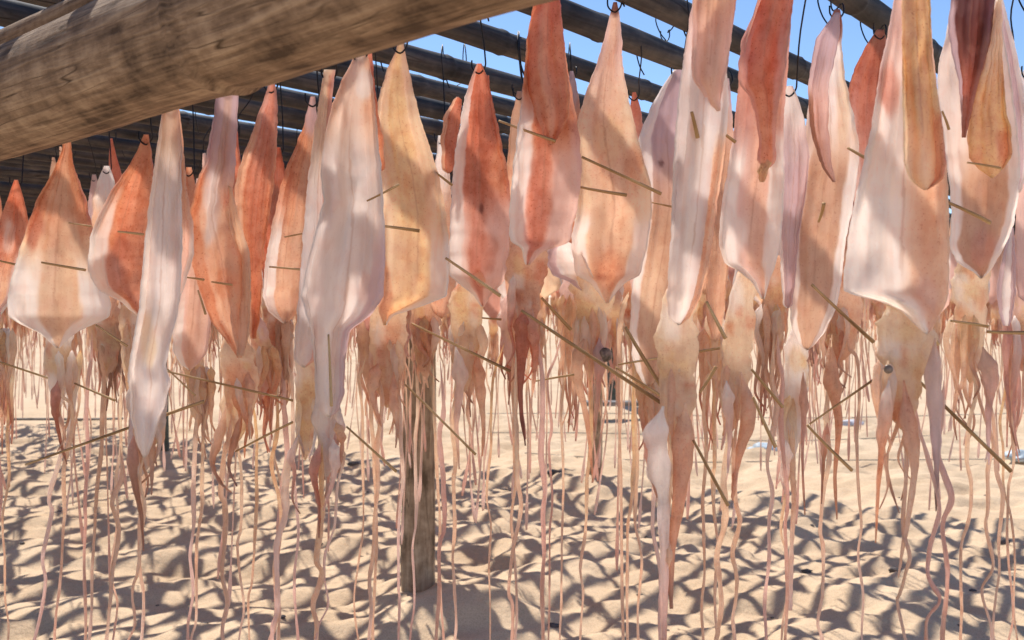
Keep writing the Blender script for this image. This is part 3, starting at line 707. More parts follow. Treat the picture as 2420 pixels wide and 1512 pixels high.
squid('orange-red squid right of centre top', 'tall burnt-orange squid in the centre whose upper end leaves the top of the picture',
      [(-55, 1278, 1312), (0, 1262, 1322), (80, 1247, 1330), (160, 1240, 1340), (240, 1232, 1354), (320, 1222, 1368), (400, 1212, 1374), (480, 1205, 1366), (550, 1203, 1350), (572, 1208, 1346), (584, 1228, 1312), (596, 1234, 1280), (625, 1241, 1253)], 1.16,
      dict(base='pink', top=('orange', 290, 420), edge=('white', .28, 240, -1), mid=('coral', .42, .18, .8), spots=[('red', 1300, 230, 26, 90, .6), ('orange', 1285, 130, 26, 120, .8), ('dark', 1302, 330, 12, 14, .8), ('red', 1270, 470, 34, 110, .4)]), 15, curl=.32,
      flaps=[([(-55, 1280, 1310), (0, 1262, 1322), (80, 1248, 1330), (160, 1241, 1338), (225, 1252, 1346), (280, 1270, 1342), (320, 1285, 1322), (340, 1296, 1308)], dict(base='orange', top=('coral', 20, 120), mid=('peach', .45, .14, .6)), -.008)],
      head=[(600, 1195, 1300), (640, 1192, 1300), (700, 1200, 1285), (740, 1205, 1275)], headspec=dict(base='peach', spots=[('orange', 1235, 660, 26, 40, 1), ('red', 1225, 700, 20, 30, .6)]),
      arms=dict(cx=1240, y=725, w=80, L=210, n=6, cols=('rose', 'coral', 'red')),
      extra_arms=[([(1228, 735), (1222, 800), (1232, 940), (1242, 1055)], 20, ('coral', 'red', 'dark')), ([(1258, 740), (1262, 830), (1258, 940)], 15, ('peach', 'coral', 'peach'))],
      tents=[T(1225, 980, 1200, 6), {'r': 8, 'p': T(1285, 1000, 1282, 3)}])
squid('cream-orange squid right of centre', 'broad cream-orange squid right of centre with dark tip and two splints crossing it',
      [(5, 1449, 1457), (40, 1440, 1464), (90, 1428, 1468), (150, 1410, 1470), (220, 1384, 1482), (290, 1364, 1498), (360, 1362, 1515), (430, 1366, 1536), (500, 1362, 1540), (560, 1350, 1532), (620, 1354, 1520), (652, 1364, 1508), (666, 1388, 1480), (690, 1412, 1456), (716, 1431, 1438)], 1.2,
      dict(base='cream', top=('pink', 130, 300), mid=('peach', .5, .34, .7), edge=('white', .25, 520, 0), spots=[('dark', 1453, 15, 14, 26, .8), ('orange', 1500, 400, 24, 70, .6), ('orange', 1440, 640, 44, 60, .6), ('tan', 1410, 560, 30, 90, .5), ('yellow', 1440, 330, 40, 70, .4)]), 16, curl=.35,
      backs=[([(590, 1295, 1370), (620, 1292, 1385), (650, 1305, 1400), (665, 1345, 1405)], dict(base='white', edge=('lilac', .3, 0, -1)), .012)],
      head=[(665, 1345, 1462), (710, 1350, 1450), (770, 1362, 1432), (810, 1368, 1425)], headspec=dict(base='cream', spots=[('yellow', 1385, 740, 34, 34, .9), ('orange', 1370, 700, 20, 20, .8)]),
      arms=dict(cx=1398, y=800, w=78, L=290, n=7, cols=('peach', 'peach', 'red')),
      extra_arms=[([(1380, 800), (1372, 880), (1390, 1000), (1400, 1140)], 17, ('tan', 'peach', 'orange')), ([(1415, 800), (1412, 900), (1398, 1040)], 14, ('lilac', 'rose', 'tan'))],
      eye=(1430, 838, 17), tents=[T(1392, 1050, 1365, 6), {'r': 5, 'p': [(1475, 690), (1466, 760), (1468, 900), (1470, 1200), (1474, 1700)]}])
squid('dusky squid with a puckered tip', 'dusky flesh-coloured squid with a puckered white tip, left of the tall pale squid',
      [(165, 1592, 1612), (200, 1568, 1622), (260, 1534, 1640), (330, 1508, 1650), (400, 1514, 1650), (480, 1520, 1640), (580, 1508, 1625), (680, 1494, 1600), (780, 1488, 1580), (850, 1495, 1565), (900, 1515, 1550)], 1.35,
      dict(base='tan', top=('lilac', 330, 520), edge=('white', .25, 100, -1), spots=[('cream', 1540, 700, 40, 140, .5), ('dark', 1562, 385, 8, 9, .8)]), 17, curl=-.3,
      head=[(860, 1500, 1575), (920, 1505, 1580), (960, 1512, 1570)], arms=dict(cx=1540, y=950, w=60, L=200, cols=('peach', 'peach', 'red')), tents=[T(1500, 900, 1478, 3), T(1545, 1000, 1560)])
squid('tall pale squid reaching the bottom edge', 'tallest pale squid, its ribbon-like white and brown arms reaching almost the bottom edge',
      [(-70, 1655, 1728), (0, 1636, 1738), (80, 1624, 1728), (160, 1612, 1716), (240, 1602, 1722), (320, 1596, 1716), (400, 1591, 1706), (480, 1588, 1694), (560, 1584, 1684), (640, 1579, 1672), (700, 1576, 1655), (750, 1580, 1630)], .98,
      dict(base='grey', top=('pink', 0, 200), mid=('white', .4, .25, .5), edge=('peach', .28, 330, 1), spots=[('tan', 1640, 300, 8, 28, .7), ('white', 1605, 690, 30, 80, .8)]), 18, curl=-.35, folds=(3.0, .006),
      flaps=[([(-60, 1652, 1730), (0, 1638, 1739), (75, 1636, 1728), (150, 1634, 1720), (185, 1637, 1712), (215, 1655, 1705), (240, 1670, 1702), (262, 1695, 1702)], dict(base='pink', top=('peach', 0, 120), mid=('tan', .5, .3, .4)), -.016)],
      head=[(700, 1572, 1640), (760, 1562, 1640), (830, 1558, 1642), (900, 1562, 1640), (960, 1560, 1638)], headspec=dict(base='cream', spots=[('white', 1590, 760, 30, 60, .9), ('yellow', 1575, 870, 22, 34, .7)]),
      arms=dict(cx=1600, y=950, w=78, L=340, n=5, cols=('peach', 'peach', 'brown'), spread=.35),
      extra_arms=[([(1572, 960), (1548, 1050), (1562, 1180), (1572, 1340), (1574, 1520)], 27, ('white', 'grey', 'rose'), 6), ([(1620, 950), (1622, 1060), (1602, 1200), (1588, 1330), (1582, 1440)], 26, ('peach', 'orange', 'brown'), 4), ([(1548, 1010), (1545, 1080), (1556, 1180)], 15, ('rose', 'rose', 'brown'))],
      tents=[{'r': 8, 'p': T(1580, 1250, 1572, 2)}])
squid('brown-topped squid with an orange knob', 'long squid with a red-brown folded upper half ending in an orange knob',
      [(-60, 1815, 1868), (0, 1790, 1872), (90, 1764, 1866), (180, 1748, 1860), (260, 1738, 1852), (340, 1730, 1850), (420, 1716, 1852), (500, 1703, 1850), (580, 1699, 1842), (625, 1714, 1832), (640, 1745, 1826), (668, 1778, 1816), (706, 1799, 1806)], 1.08,
      dict(base='pink', top=('rose', 250, 380), edge=('white', .34, 340, 0), mid=('peach', .65, .25, .6), spots=[('white', 1740, 560, 30, 60, .8), ('rose', 1712, 500, 12, 80, .5), ('rose', 1820, 440, 26, 60, .5)]), 19, curl=.35,
      flaps=[([(-60, 1812, 1868), (0, 1797, 1874), (90, 1754, 1863), (150, 1744, 1857), (200, 1748, 1848), (235, 1775, 1842), (300, 1789, 1832), (350, 1793, 1831), (378, 1788, 1834), (392, 1798, 1822)], dict(base='orange', top=('coral', 100, 330), mid=('orange', .5, .2, .5), edge=('rose', .25, 60, 0)), -.012),
             ([(385, 1800, 1824), (405, 1790, 1812), (430, 1794, 1806)], dict(base='yellow'), -.012)],
      head=[(640, 1740, 1805), (700, 1718, 1790), (770, 1708, 1785), (850, 1702, 1780), (910, 1698, 1775), (950, 1700, 1770)], headspec=dict(base='cream', spots=[('white', 1735, 690, 24, 60, .9), ('orange', 1725, 775, 14, 16, .9), ('white', 1712, 920, 16, 50, .7)]),
      arms=dict(cx=1738, y=940, w=64, L=170, n=5, cols=('peach', 'peach', 'brown')),
      extra_arms=[([(1755, 880), (1758, 980), (1752, 1090), (1738, 1160), (1734, 1185)], 18, ('peach', 'orange', 'brown')), ([(1718, 900), (1722, 1010), (1718, 1120)], 14, ('white', 'pink', 'lilac'))],
      tents=[{'r': 7, 'p': T(1720, 1120, 1692, 8)}, T(1745, 1190, 1745, 10)])
squid('short pinkish squid between the brown-topped and flapped ones', 'pale rose squid tucked between the knob squid and the one with a curled brown flap',
      [(203, 1858, 1872), (235, 1846, 1886), (290, 1838, 1902), (370, 1834, 1912), (450, 1836, 1905), (540, 1838, 1890), (640, 1845, 1880), (720, 1850, 1872)], 1.35,
      dict(base='lilac', top=('white', 260, 420), edge=('white', .25, 100, -1)), 20, curl=-.35,
      head=[(640, 1800, 1870), (720, 1796, 1862), (800, 1800, 1856)], headspec=dict(base='peach'), arms=dict(cx=1828, y=790, w=56, L=250, cols=('peach', 'tan', 'red')), tents=[T(1830, 900, 1810), T(1852, 900, 1870)])
squid('squid with a curled brown side flap', 'pale tan squid with a curled brown left flap and dark red tip',
      [(22, 1972, 1984), (60, 1955, 1990), (120, 1930, 1988), (200, 1914, 2000), (280, 1906, 2018), (350, 1896, 2030), (420, 1884, 2024), (500, 1872, 2012), (580, 1866, 1996), (660, 1864, 1988), (730, 1866, 1975), (780, 1872, 1950), (815, 1890, 1925)], 1.1,
      dict(base='tan', top=('white', 250, 420), edge=('white', .22, 350, 0), spots=[('red', 1975, 50, 20, 50, .8), ('cream', 1990, 250, 20, 120, .7), ('dark', 1945, 500, 5, 18, .4)]), 21, curl=-.25, folds=(2.0, .005),
      flaps=[([(30, 1974, 1984), (90, 1929, 1982), (200, 1909, 1957), (300, 1914, 1957), (390, 1939, 1965), (420, 1960, 1972), (430, 1968, 1974)], dict(base='pink', top=('lilac', 100, 320), edge=('brown', .3, 250, -1)), -.02)],
      head=[(770, 1868, 1918), (830, 1850, 1912), (900, 1842, 1912), (970, 1846, 1905), (1020, 1848, 1900)], headspec=dict(base='white', spots=[('yellow', 1885, 850, 26, 40, .6), ('peach', 1895, 950, 20, 60, .6)]),
      arms=dict(cx=1872, y=1010, w=58, L=200, n=6, cols=('white', 'pink', 'rose')),
      extra_arms=[([(1855, 1040), (1858, 1120), (1868, 1215)], 14, ('white', 'pink', 'lilac')), ([(1905, 880), (1900, 970), (1895, 1080), (1910, 1220)], 9, ('tan', 'rose', 'brown'))],
      tents=[T(1862, 1150, 1850, 6), {'r': 7, 'p': [(1880, 1180), (1876, 1300), (1874, 1450)]}])
squid('rose-red squid left of the widest white one', 'rose-red squid with a clean pointed tip, half hidden behind the widest white one',
      [(70, 2072, 2088), (110, 2045, 2098), (160, 2020, 2104), (220, 2002, 2104), (290, 2000, 2100), (370, 2012, 2090), (450, 2018, 2080), (520, 2020, 2060), (580, 2030, 2045)], 1.28,
      dict(base='rose', top=('red', 180, 420), edge=('pink', .25, 280, -1)), 22, curl=.4,
      head=[(560, 1985, 2050), (640, 1975, 2050), (720, 1960, 2040), (800, 1950, 2030)], headspec=dict(base='peach', spots=[('yellow', 1965, 790, 24, 30, .8)]),
      arms=dict(cx=1988, y=790, w=70, L=190, cols=('peach', 'orange', 'brown')),
      extra_arms=[([(1968, 800), (1970, 900), (1985, 1000), (1975, 1120), (1985, 1230)], 17, ('tan', 'orange', 'brown')), ([(1960, 1000), (1955, 1090), (1938, 1190)], 9, ('rose', 'brown', 'brown'))],
      tents=[T(1960, 1000, 1930, 6), T(2030, 850, 2050)])
squid('widest white squid on the right', 'widest white squid on the right, cream rolled strip down its middle and square white corner',
      [(-60, 2122, 2190), (0, 2112, 2196), (80, 2098, 2200), (160, 2080, 2208), (240, 2068, 2218), (320, 2054, 2226), (400, 2036, 2236), (480, 2018, 2240), (560, 2004, 2242), (640, 1994, 2242), (690, 1994, 2240), (712, 2080, 2236), (735, 2130, 2225), (780, 2175, 2200)], 1.06,
      dict(base='white', top=('pink', 60, 260), mid=('peach', .84, .30, .9), spots=[('rose', 2100, 215, 30, 75, 1), ('white', 2060, 620, 60, 110, .7), ('peach', 2190, 600, 40, 160, .7), ('pink', 2190, 700, 30, 60, .5)]), 23, curl=.22, folds=(2.4, .007),
      flaps=[([(-60, 2132, 2190), (0, 2131, 2197), (150, 2132, 2203), (300, 2134, 2227), (385, 2136, 2235), (425, 2150, 2225), (440, 2168, 2205), (448, 2180, 2190)], dict(base='cream', top=('yellow', 120, 420), edge=('orange', .3, 250, 1), mid=('tan', .3, .12, .3)), -.018)],
      head=[(700, 2085, 2190), (760, 2068, 2215), (820, 2070, 2205), (890, 2080, 2190), (940, 2085, 2180)], headspec=dict(base='cream', spots=[('white', 2095, 830, 30, 40, .9), ('yellow', 2150, 780, 30, 30, .7), ('orange', 2120, 975, 26, 40, .7)]),
      arms=dict(cx=2130, y=930, w=100, L=350, n=7, cols=('white', 'peach', 'brown')),
      extra_arms=[([(2110, 900), (2095, 1010), (2095, 1130), (2080, 1290)], 17, ('white', 'orange', 'orange')), ([(2140, 900), (2155, 1020), (2160, 1120), (2140, 1290), (2118, 1370)], 18, ('orange', 'peach', 'peach')), ([(2212, 800), (2205, 900), (2225, 1050), (2222, 1140), (2220, 1215)], 20, ('peach', 'lilac', 'dark'))],
      eye=(2098, 872, 11), tents=[T(2222, 1200, 2192, 6), T(2145, 1250, 2145, 5), {'r': 7, 'p': T(2240, 900, 2252, 5)}])
squid('wine-red topped squid near the right edge', 'squid near the right edge with a wine-red top fold and golden flap',
      [(-60, 2262, 2355), (0, 2248, 2364), (80, 2236, 2370), (150, 2218, 2382), (220, 2214, 2392), (300, 2226, 2402), (380, 2236, 2410), (460, 2246, 2406), (530, 2248, 2394), (580, 2242, 2374), (620, 2262, 2352), (645, 2300, 2335)], 1.06,
      dict(base='tan', top=('white', 330, 470), edge=('white', .2, 100, 0), mid=('tan', .6, .3, .5), spots=[('lilac', 2250, 440, 22, 120, .7), ('rose', 2330, 590, 40, 50, .6), ('brown', 2330, 450, 40, 60, .35)]), 24, curl=.3,
      flaps=[([(-60, 2262, 2350), (0, 2247, 2350), (75, 2240, 2342), (125, 2250, 2332), (200, 2266, 2310), (260, 2270, 2296), (325, 2273, 2281)], dict(base='red', top=('dark', 60, 230), edge=('lilac', .2, 0, -1)), -.028),
             ([(0, 2354, 2366), (150, 2325, 2368), (255, 2291, 2376), (320, 2286, 2390), (375, 2290, 2388), (398, 2310, 2370), (414, 2335, 2352)], dict(base='yellow', top=('cream', 100, 260), spots=[('orange', 2370, 350, 26, 50, .8), ('orange', 2310, 370, 22, 30, .5)]), -.018)],
      backs=[([(0, 2345, 2370), (120, 2360, 2400), (240, 2370, 2425), (360, 2380, 2432), (450, 2385, 2415)], dict(base='lilac', edge=('white', .3, 0, 1)), .02)],
      head=[(620, 2250, 2345), (680, 2245, 2340), (760, 2255, 2335), (830, 2262, 2322)], headspec=dict(base='cream', spots=[('yellow', 2300, 690, 30, 40, .7), ('orange', 2270, 740, 20, 30, .6)]),
      arms=dict(cx=2295, y=820, w=80, L=280, n=7, cols=('peach', 'peach', 'brown')),
      extra_arms=[([(2320, 820), (2345, 900), (2350, 1000), (2345, 1100)], 20, ('tan', 'rose', 'lilac'))],
      tents=[T(2300, 1000, 2285, 5), T(2350, 1050, 2335, 8), T(2365, 1050, 2365, 5)])
squid('pale squid cut by the right picture edge', 'pale pink squid cut by the right picture edge, a pointed grey flap below it',
      [(165, 2418, 2440), (240, 2405, 2470), (330, 2400, 2480), (420, 2398, 2480), (520, 2400, 2475), (620, 2395, 2465), (700, 2405, 2450)], 1.2,
      dict(base='pink', top=('grey', 300, 450)), 25, backs=[([(538, 2388, 2394), (600, 2370, 2398), (680, 2355, 2400), (740, 2360, 2392), (770, 2370, 2384)], dict(base='white', edge=('lilac', .3, 0, 0)), .0)],
      head=[(690, 2390, 2450), (760, 2385, 2450), (830, 2390, 2440)], arms=dict(cx=2415, y=820, w=60, L=300, cols=('peach', 'rose', 'brown')), tents=[T(2400, 900, 2395), T(2380, 1000, 2420, 5)])
# second line of squid seen between the front ones
def lesser(lab, rows, dep, spec, seed, hy, hw, L, ts=(), key=None, cols=('peach', 'peach', 'red'), **kw):
    cx = (rows[-1][1] + rows[-1][2]) / 2
    squid(key or lab, lab, rows, dep, spec, seed, head=[(hy - 20, cx - hw * .55, cx + hw * .55), (hy + 30, cx - hw * .6, cx + hw * .6), (hy + 80, cx - hw * .45, cx + hw * .45)],
          arms=dict(cx=cx, y=hy + 70, w=hw, L=L, n=7, cols=cols), tents=ts, **kw)
lesser('small pale squid with a frilled tip between the two orange squid on the left', [(392, 246, 258), (425, 232, 270), (470, 220, 276), (540, 216, 280), (640, 220, 285), (720, 235, 275), (750, 250, 262)], 1.7,
       dict(base='peach', top=('white', 430, 560)), 26, 760, 60, 160, [T(240, 900, 200)], cols=('peach', 'brown', 'brown'))
lesser('tiny lilac squid tip just left of the frilled one', [(412, 218, 226), (450, 212, 236), (520, 205, 245), (620, 205, 250), (700, 215, 240)], 2.0,
       dict(base='lilac', top=('pink', 430, 560)), 27, 710, 46, 170, [T(205, 900, 190)])
lesser('slim rust squid sliver right of the tall burnt-orange one', [(168, 1346, 1354), (220, 1342, 1366), (300, 1340, 1376), (400, 1335, 1380), (520, 1330, 1375), (600, 1340, 1360)], 1.5,
       dict(base='orange', top=('lilac', 200, 300)), 28, 700, 60, 300, [T(1330, 900, 1330), T(1300, 900, 1300)])
lesser('slim brick squid sliver right of the broad cream-orange one', [(218, 1494, 1502), (260, 1488, 1514), (340, 1484, 1522), (450, 1480, 1530), (600, 1480, 1530), (680, 1490, 1520)], 1.6,
       dict(base='pink', top=('red', 240, 400)), 29, 690, 60, 260, [T(1500, 900, 1515)], cols=('cream', 'peach', 'tan'))
lesser('peach squid hidden behind the right side of the tall pale squid', [(185, 1712, 1722), (250, 1700, 1728), (350, 1690, 1735), (480, 1672, 1730), (620, 1668, 1722), (740, 1668, 1710), (800, 1680, 1700)], 1.25,
       dict(base='peach', top=('lilac', 230, 380), mid=('tan', .5, .3, .5)), 30, 780, 56, 280, [T(1672, 900, 1660), T(1690, 1000, 1700)], curl=-.3)
lesser('flesh squid behind the gap left of the tall burnt-orange squid', [(215, 1222, 1232), (280, 1208, 1240), (360, 1200, 1240), (480, 1192, 1240), (600, 1190, 1235), (680, 1195, 1230), (730, 1205, 1220)], 1.4,
       dict(base='peach', top=('tan', 300, 420)), 31, 740, 60, 200, [T(1165, 900, 1150), T(1210, 900, 1225)], cols=('peach', 'red', 'brown'))
lesser('rose squid with long slack arms behind the largest grey squid', [(330, 880, 890), (420, 860, 905), (520, 850, 912), (640, 845, 905), (740, 855, 895), (780, 865, 885)], 1.45,
       dict(base='rose', top=('coral', 400, 520)), 32, 770, 60, 200, [T(848, 900, 845), T(882, 900, 880)])

# ------------------------------------------------------------------ rows of squid further back on the rails
def proto(seed, dep=2.4, single=False):
    rg = random.Random(seed)
    k = 1.0 / dep                                   # picture pixels shrink with distance
    cx = 1209.5; y0 = 500
    wd = rg.uniform(190, 270) * k; ln = rg.uniform(760, 900) * k
    asy = rg.uniform(-.12, .12) * wd
    prof = [(0, .05), (.12, rg.uniform(.16, .26)), (.3, rg.uniform(.38, .56)), (.45, rg.uniform(.62, .8)), (.6, .86), (.78, 1.0), (.86, .99), (.885, .72), (.93, .36), (1, .05)]
    rows = [(y0 + ln * a, cx + asy * a - wd * b * .5 * rg.uniform(.88, 1.1), cx + asy * a + wd * b * .5 * rg.uniform(.88, 1.1)) for a, b in prof]
    e = empty('dried_squid', W(cx, y0, dep))
    top = rg.choice(('orange', 'coral', 'pink', 'peach', 'red', 'tan')); base = rg.choice(('cream', 'pink', 'peach', 'rose', 'tan'))
    sheet('mantle', e, rows, dep, dict(base=base, top=(top, y0 + ln * .4, y0 + ln * .7), edge=('white', .3, y0 + ln * .5, rg.choice((-1, 0, 1)))), seed, NV=30, NU=14, curl=rg.choice((-1, 1)) * rg.uniform(.3, .8))
    yb = y0 + ln * .97; hw = wd * .36
    bx = cx + asy
    blob('head', e, [(yb - 10, bx - hw * .5, bx + hw * .5), (yb + 55 * k, bx - hw * .5, bx + hw * .5), (yb + 130 * k, bx - hw * .4, bx + hw * .4)], dep, dict(base='peach', spots=[('yellow', bx, yb + 30, 30, 30, .8)]), seed, NV=10, NS=10)
    arms_auto(e, bx, yb + 105 * k, hw * .95, rg.uniform(260, 420) * k, dep, seed, n=6, r=12 * k, cols=('peach', rg.choice(('peach', 'rose', 'orange')), rg.choice(('red', 'brown', 'rose'))))
    for q in (-1, 1):
        L = rg.uniform(600, 1150) * k; x = bx + q * hw * .4
        arm('tentacle', e, [(x, yb + 120 * k), (x + 6 * q, yb + 120 * k + L * .3), (x + rg.uniform(-14, 14), yb + L * .65), (x + rg.uniform(-22, 22), yb + 120 * k + L)], dep, 5.5 * k, 4.2 * k, ('cream', 'peach', rg.choice(('pink', 'rose'))), seed + q, n=30, sides=6, club=True)
    return e
def copy_tree(o, parent=None):
    c = o.copy(); C.objects.link(c); c.parent = parent
    for ch in o.children: copy_tree(ch, c)
    return c
protos = [proto(200 + i) for i in range(9)]
def join_copy(root):
    """one mesh holding a whole far squid, for those too small to show their parts"""
    V, Fc, CC = [], [], []; off = 0; mats = [M_MANTLE, M_ARM]; mi = []
    for ch in root.children:
        me = ch.data
        at = me.color_attributes['tone'].data
        for v in me.vertices: V.append(tuple(v.co)); CC.append(at[v.index].color[:3])
        for p in me.polygons: Fc.append(tuple(q + off for q in p.vertices)); mi.append(0 if me.materials[0] == M_MANTLE else 1)
        off += len(me.vertices)
    o = mesh_obj('dried_squid', V, Fc, M_MANTLE, None, CC)
    o.data.materials.append(M_ARM); o.data.polygons.foreach_set('material_index', mi)
    return o
far_meshes = [join_copy(p).data for p in protos]
for o in [o for o in C.objects if o.name.startswith('dried_squid') and o.type == 'MESH']:
    bpy.data.objects.remove(o)
rg = random.Random(77)
hook_me = None
used = 0; slots = []
def col_of(x, y): return 1209.5 + x / y * F
for i, y0 in enumerate(Y0S):
    if y0 < 1.2 or (y0 > 2.3 and i % 2): continue
    te = end_t(0, y0) - .08
    t = -1.5 - .6 * y0 + rg.uniform(0, .15)
    while t < te:
        x, y = BD.x * t, y0 + BD.y * t
        X = col_of(x, y) if y > .1 else -9999
        lim = 1.75 if X < 1300 else 2.0
        if y > lim and -190 < X < 2560 and (y < 5 or len(slots) % 1 == 0):
            slots.append((x, y, X))
        t += rg.uniform(.17, .25) * (1.0 if y < 3.4 else .82 if X < 1100 else .95 if y < 5 else 1.6) * (1.12 if X > 1400 else 1.0)
def side(X):
    for lim, s in ((250, 'at the left edge'), (480, 'behind the narrow long grey squid'), (700, 'behind the brick-brown squid'), (920, 'behind the largest grey-white squid'), (1080, 'above and around the near post'),
                   (1230, 'behind the vermilion squid'), (1420, 'behind the burnt-orange squid'), (1580, 'behind the broad cream-orange squid'), (1760, 'behind the tallest pale squid'), (1940, 'behind the squid with the orange knob'),
                   (2080, 'left of the widest white squid'), (2260, 'behind the widest white squid')):
        if X < lim: return s
    return 'at the right edge'
near_n = 0; slots.sort(key=lambda q: q[1]); fronts = len([o for o in C.objects if o.get('category') == 'squid']); mass_v, mass_f, mass_c, mass_m = [], [], [], []
for (x, y, X) in slots:
    k = rg.randrange(9)
    z = BARZ - rg.uniform(.045, .085); a = rg.uniform(-.9, .9) + (math.pi if rg.random() < .3 else 0); s = rg.uniform(.82, 1.06)
    if near_n + 0 >= 0 and slots.index((x, y, X)) >= 298 - fronts:     # beyond the 300 nearest: one mass
        me = far_meshes[k]; off = len(mass_v); cd = me.color_attributes['tone'].data
        M = Matrix.Translation((x, y, z)) @ Matrix.Rotation(a, 4, 'Z') @ Matrix.Scale(s, 4)
        mass_v += [M @ v.co for v in me.vertices]; mass_c += [cd[v.index].color[:3] for v in me.vertices]
        for p in me.polygons: mass_f.append(tuple(q + off for q in p.vertices)); mass_m.append(p.material_index)
        continue
    if y < 2.9:
        o = copy_tree(protos[k]); near_n += 1
        lab = 'mid-distance dried squid ' + side(X); grp = 'dried squid hanging in the middle rows'
    else:
        o = bpy.data.objects.new('dried_squid', far_meshes[k]); C.objects.link(o)
        lab = 'small far dried squid ' + side(X); grp = 'dried squid hanging in the far rows'
    o.location = (x, y, z); o.rotation_euler = (rg.uniform(-.05, .05), rg.uniform(-.05, .05), a); o.scale = (s, s, s * rg.uniform(.9, 1.08))
    tag(o, lab, 'squid', grp)
    if y < 2.6:
        if hook_me is None:
            h = hook(1209.5, 500, 2.4, 'x', zbar=W(1209.5, 500, 2.4).z + .065, snap=False); hook_me = h.data; bpy.data.objects.remove(h)
        h = bpy.data.objects.new('wire_hook', hook_me); C.objects.link(h); h.location = (x, y, z - .005); h.rotation_euler = (0, 0, rg.uniform(0, 3))
        h.scale = (1, 1, (BARZ - .016 - z) / .05)
        tag(h, 'small dark hook above a mid-distance squid ' + side(X), 'hook', 'wire hooks on the rails')
if mass_v:
    o = mesh_obj('far_squid_rows', mass_v, mass_f, M_MANTLE, None, mass_c); o.data.materials.append(M_ARM)
    o.data.polygons.foreach_set('material_index', mass_m)
    tag(o, 'farthest rows of tiny dried squid under the far end of the rack', 'squid rows', kind='stuff')
for p in protos:
    for ch in list(p.children): bpy.data.objects.remove(ch)
    bpy.data.objects.remove(p)
print('all squid', len([o for o in C.objects if o.get('category') == 'squid'])); print('back squid', len(slots), 'with parts', near_n)

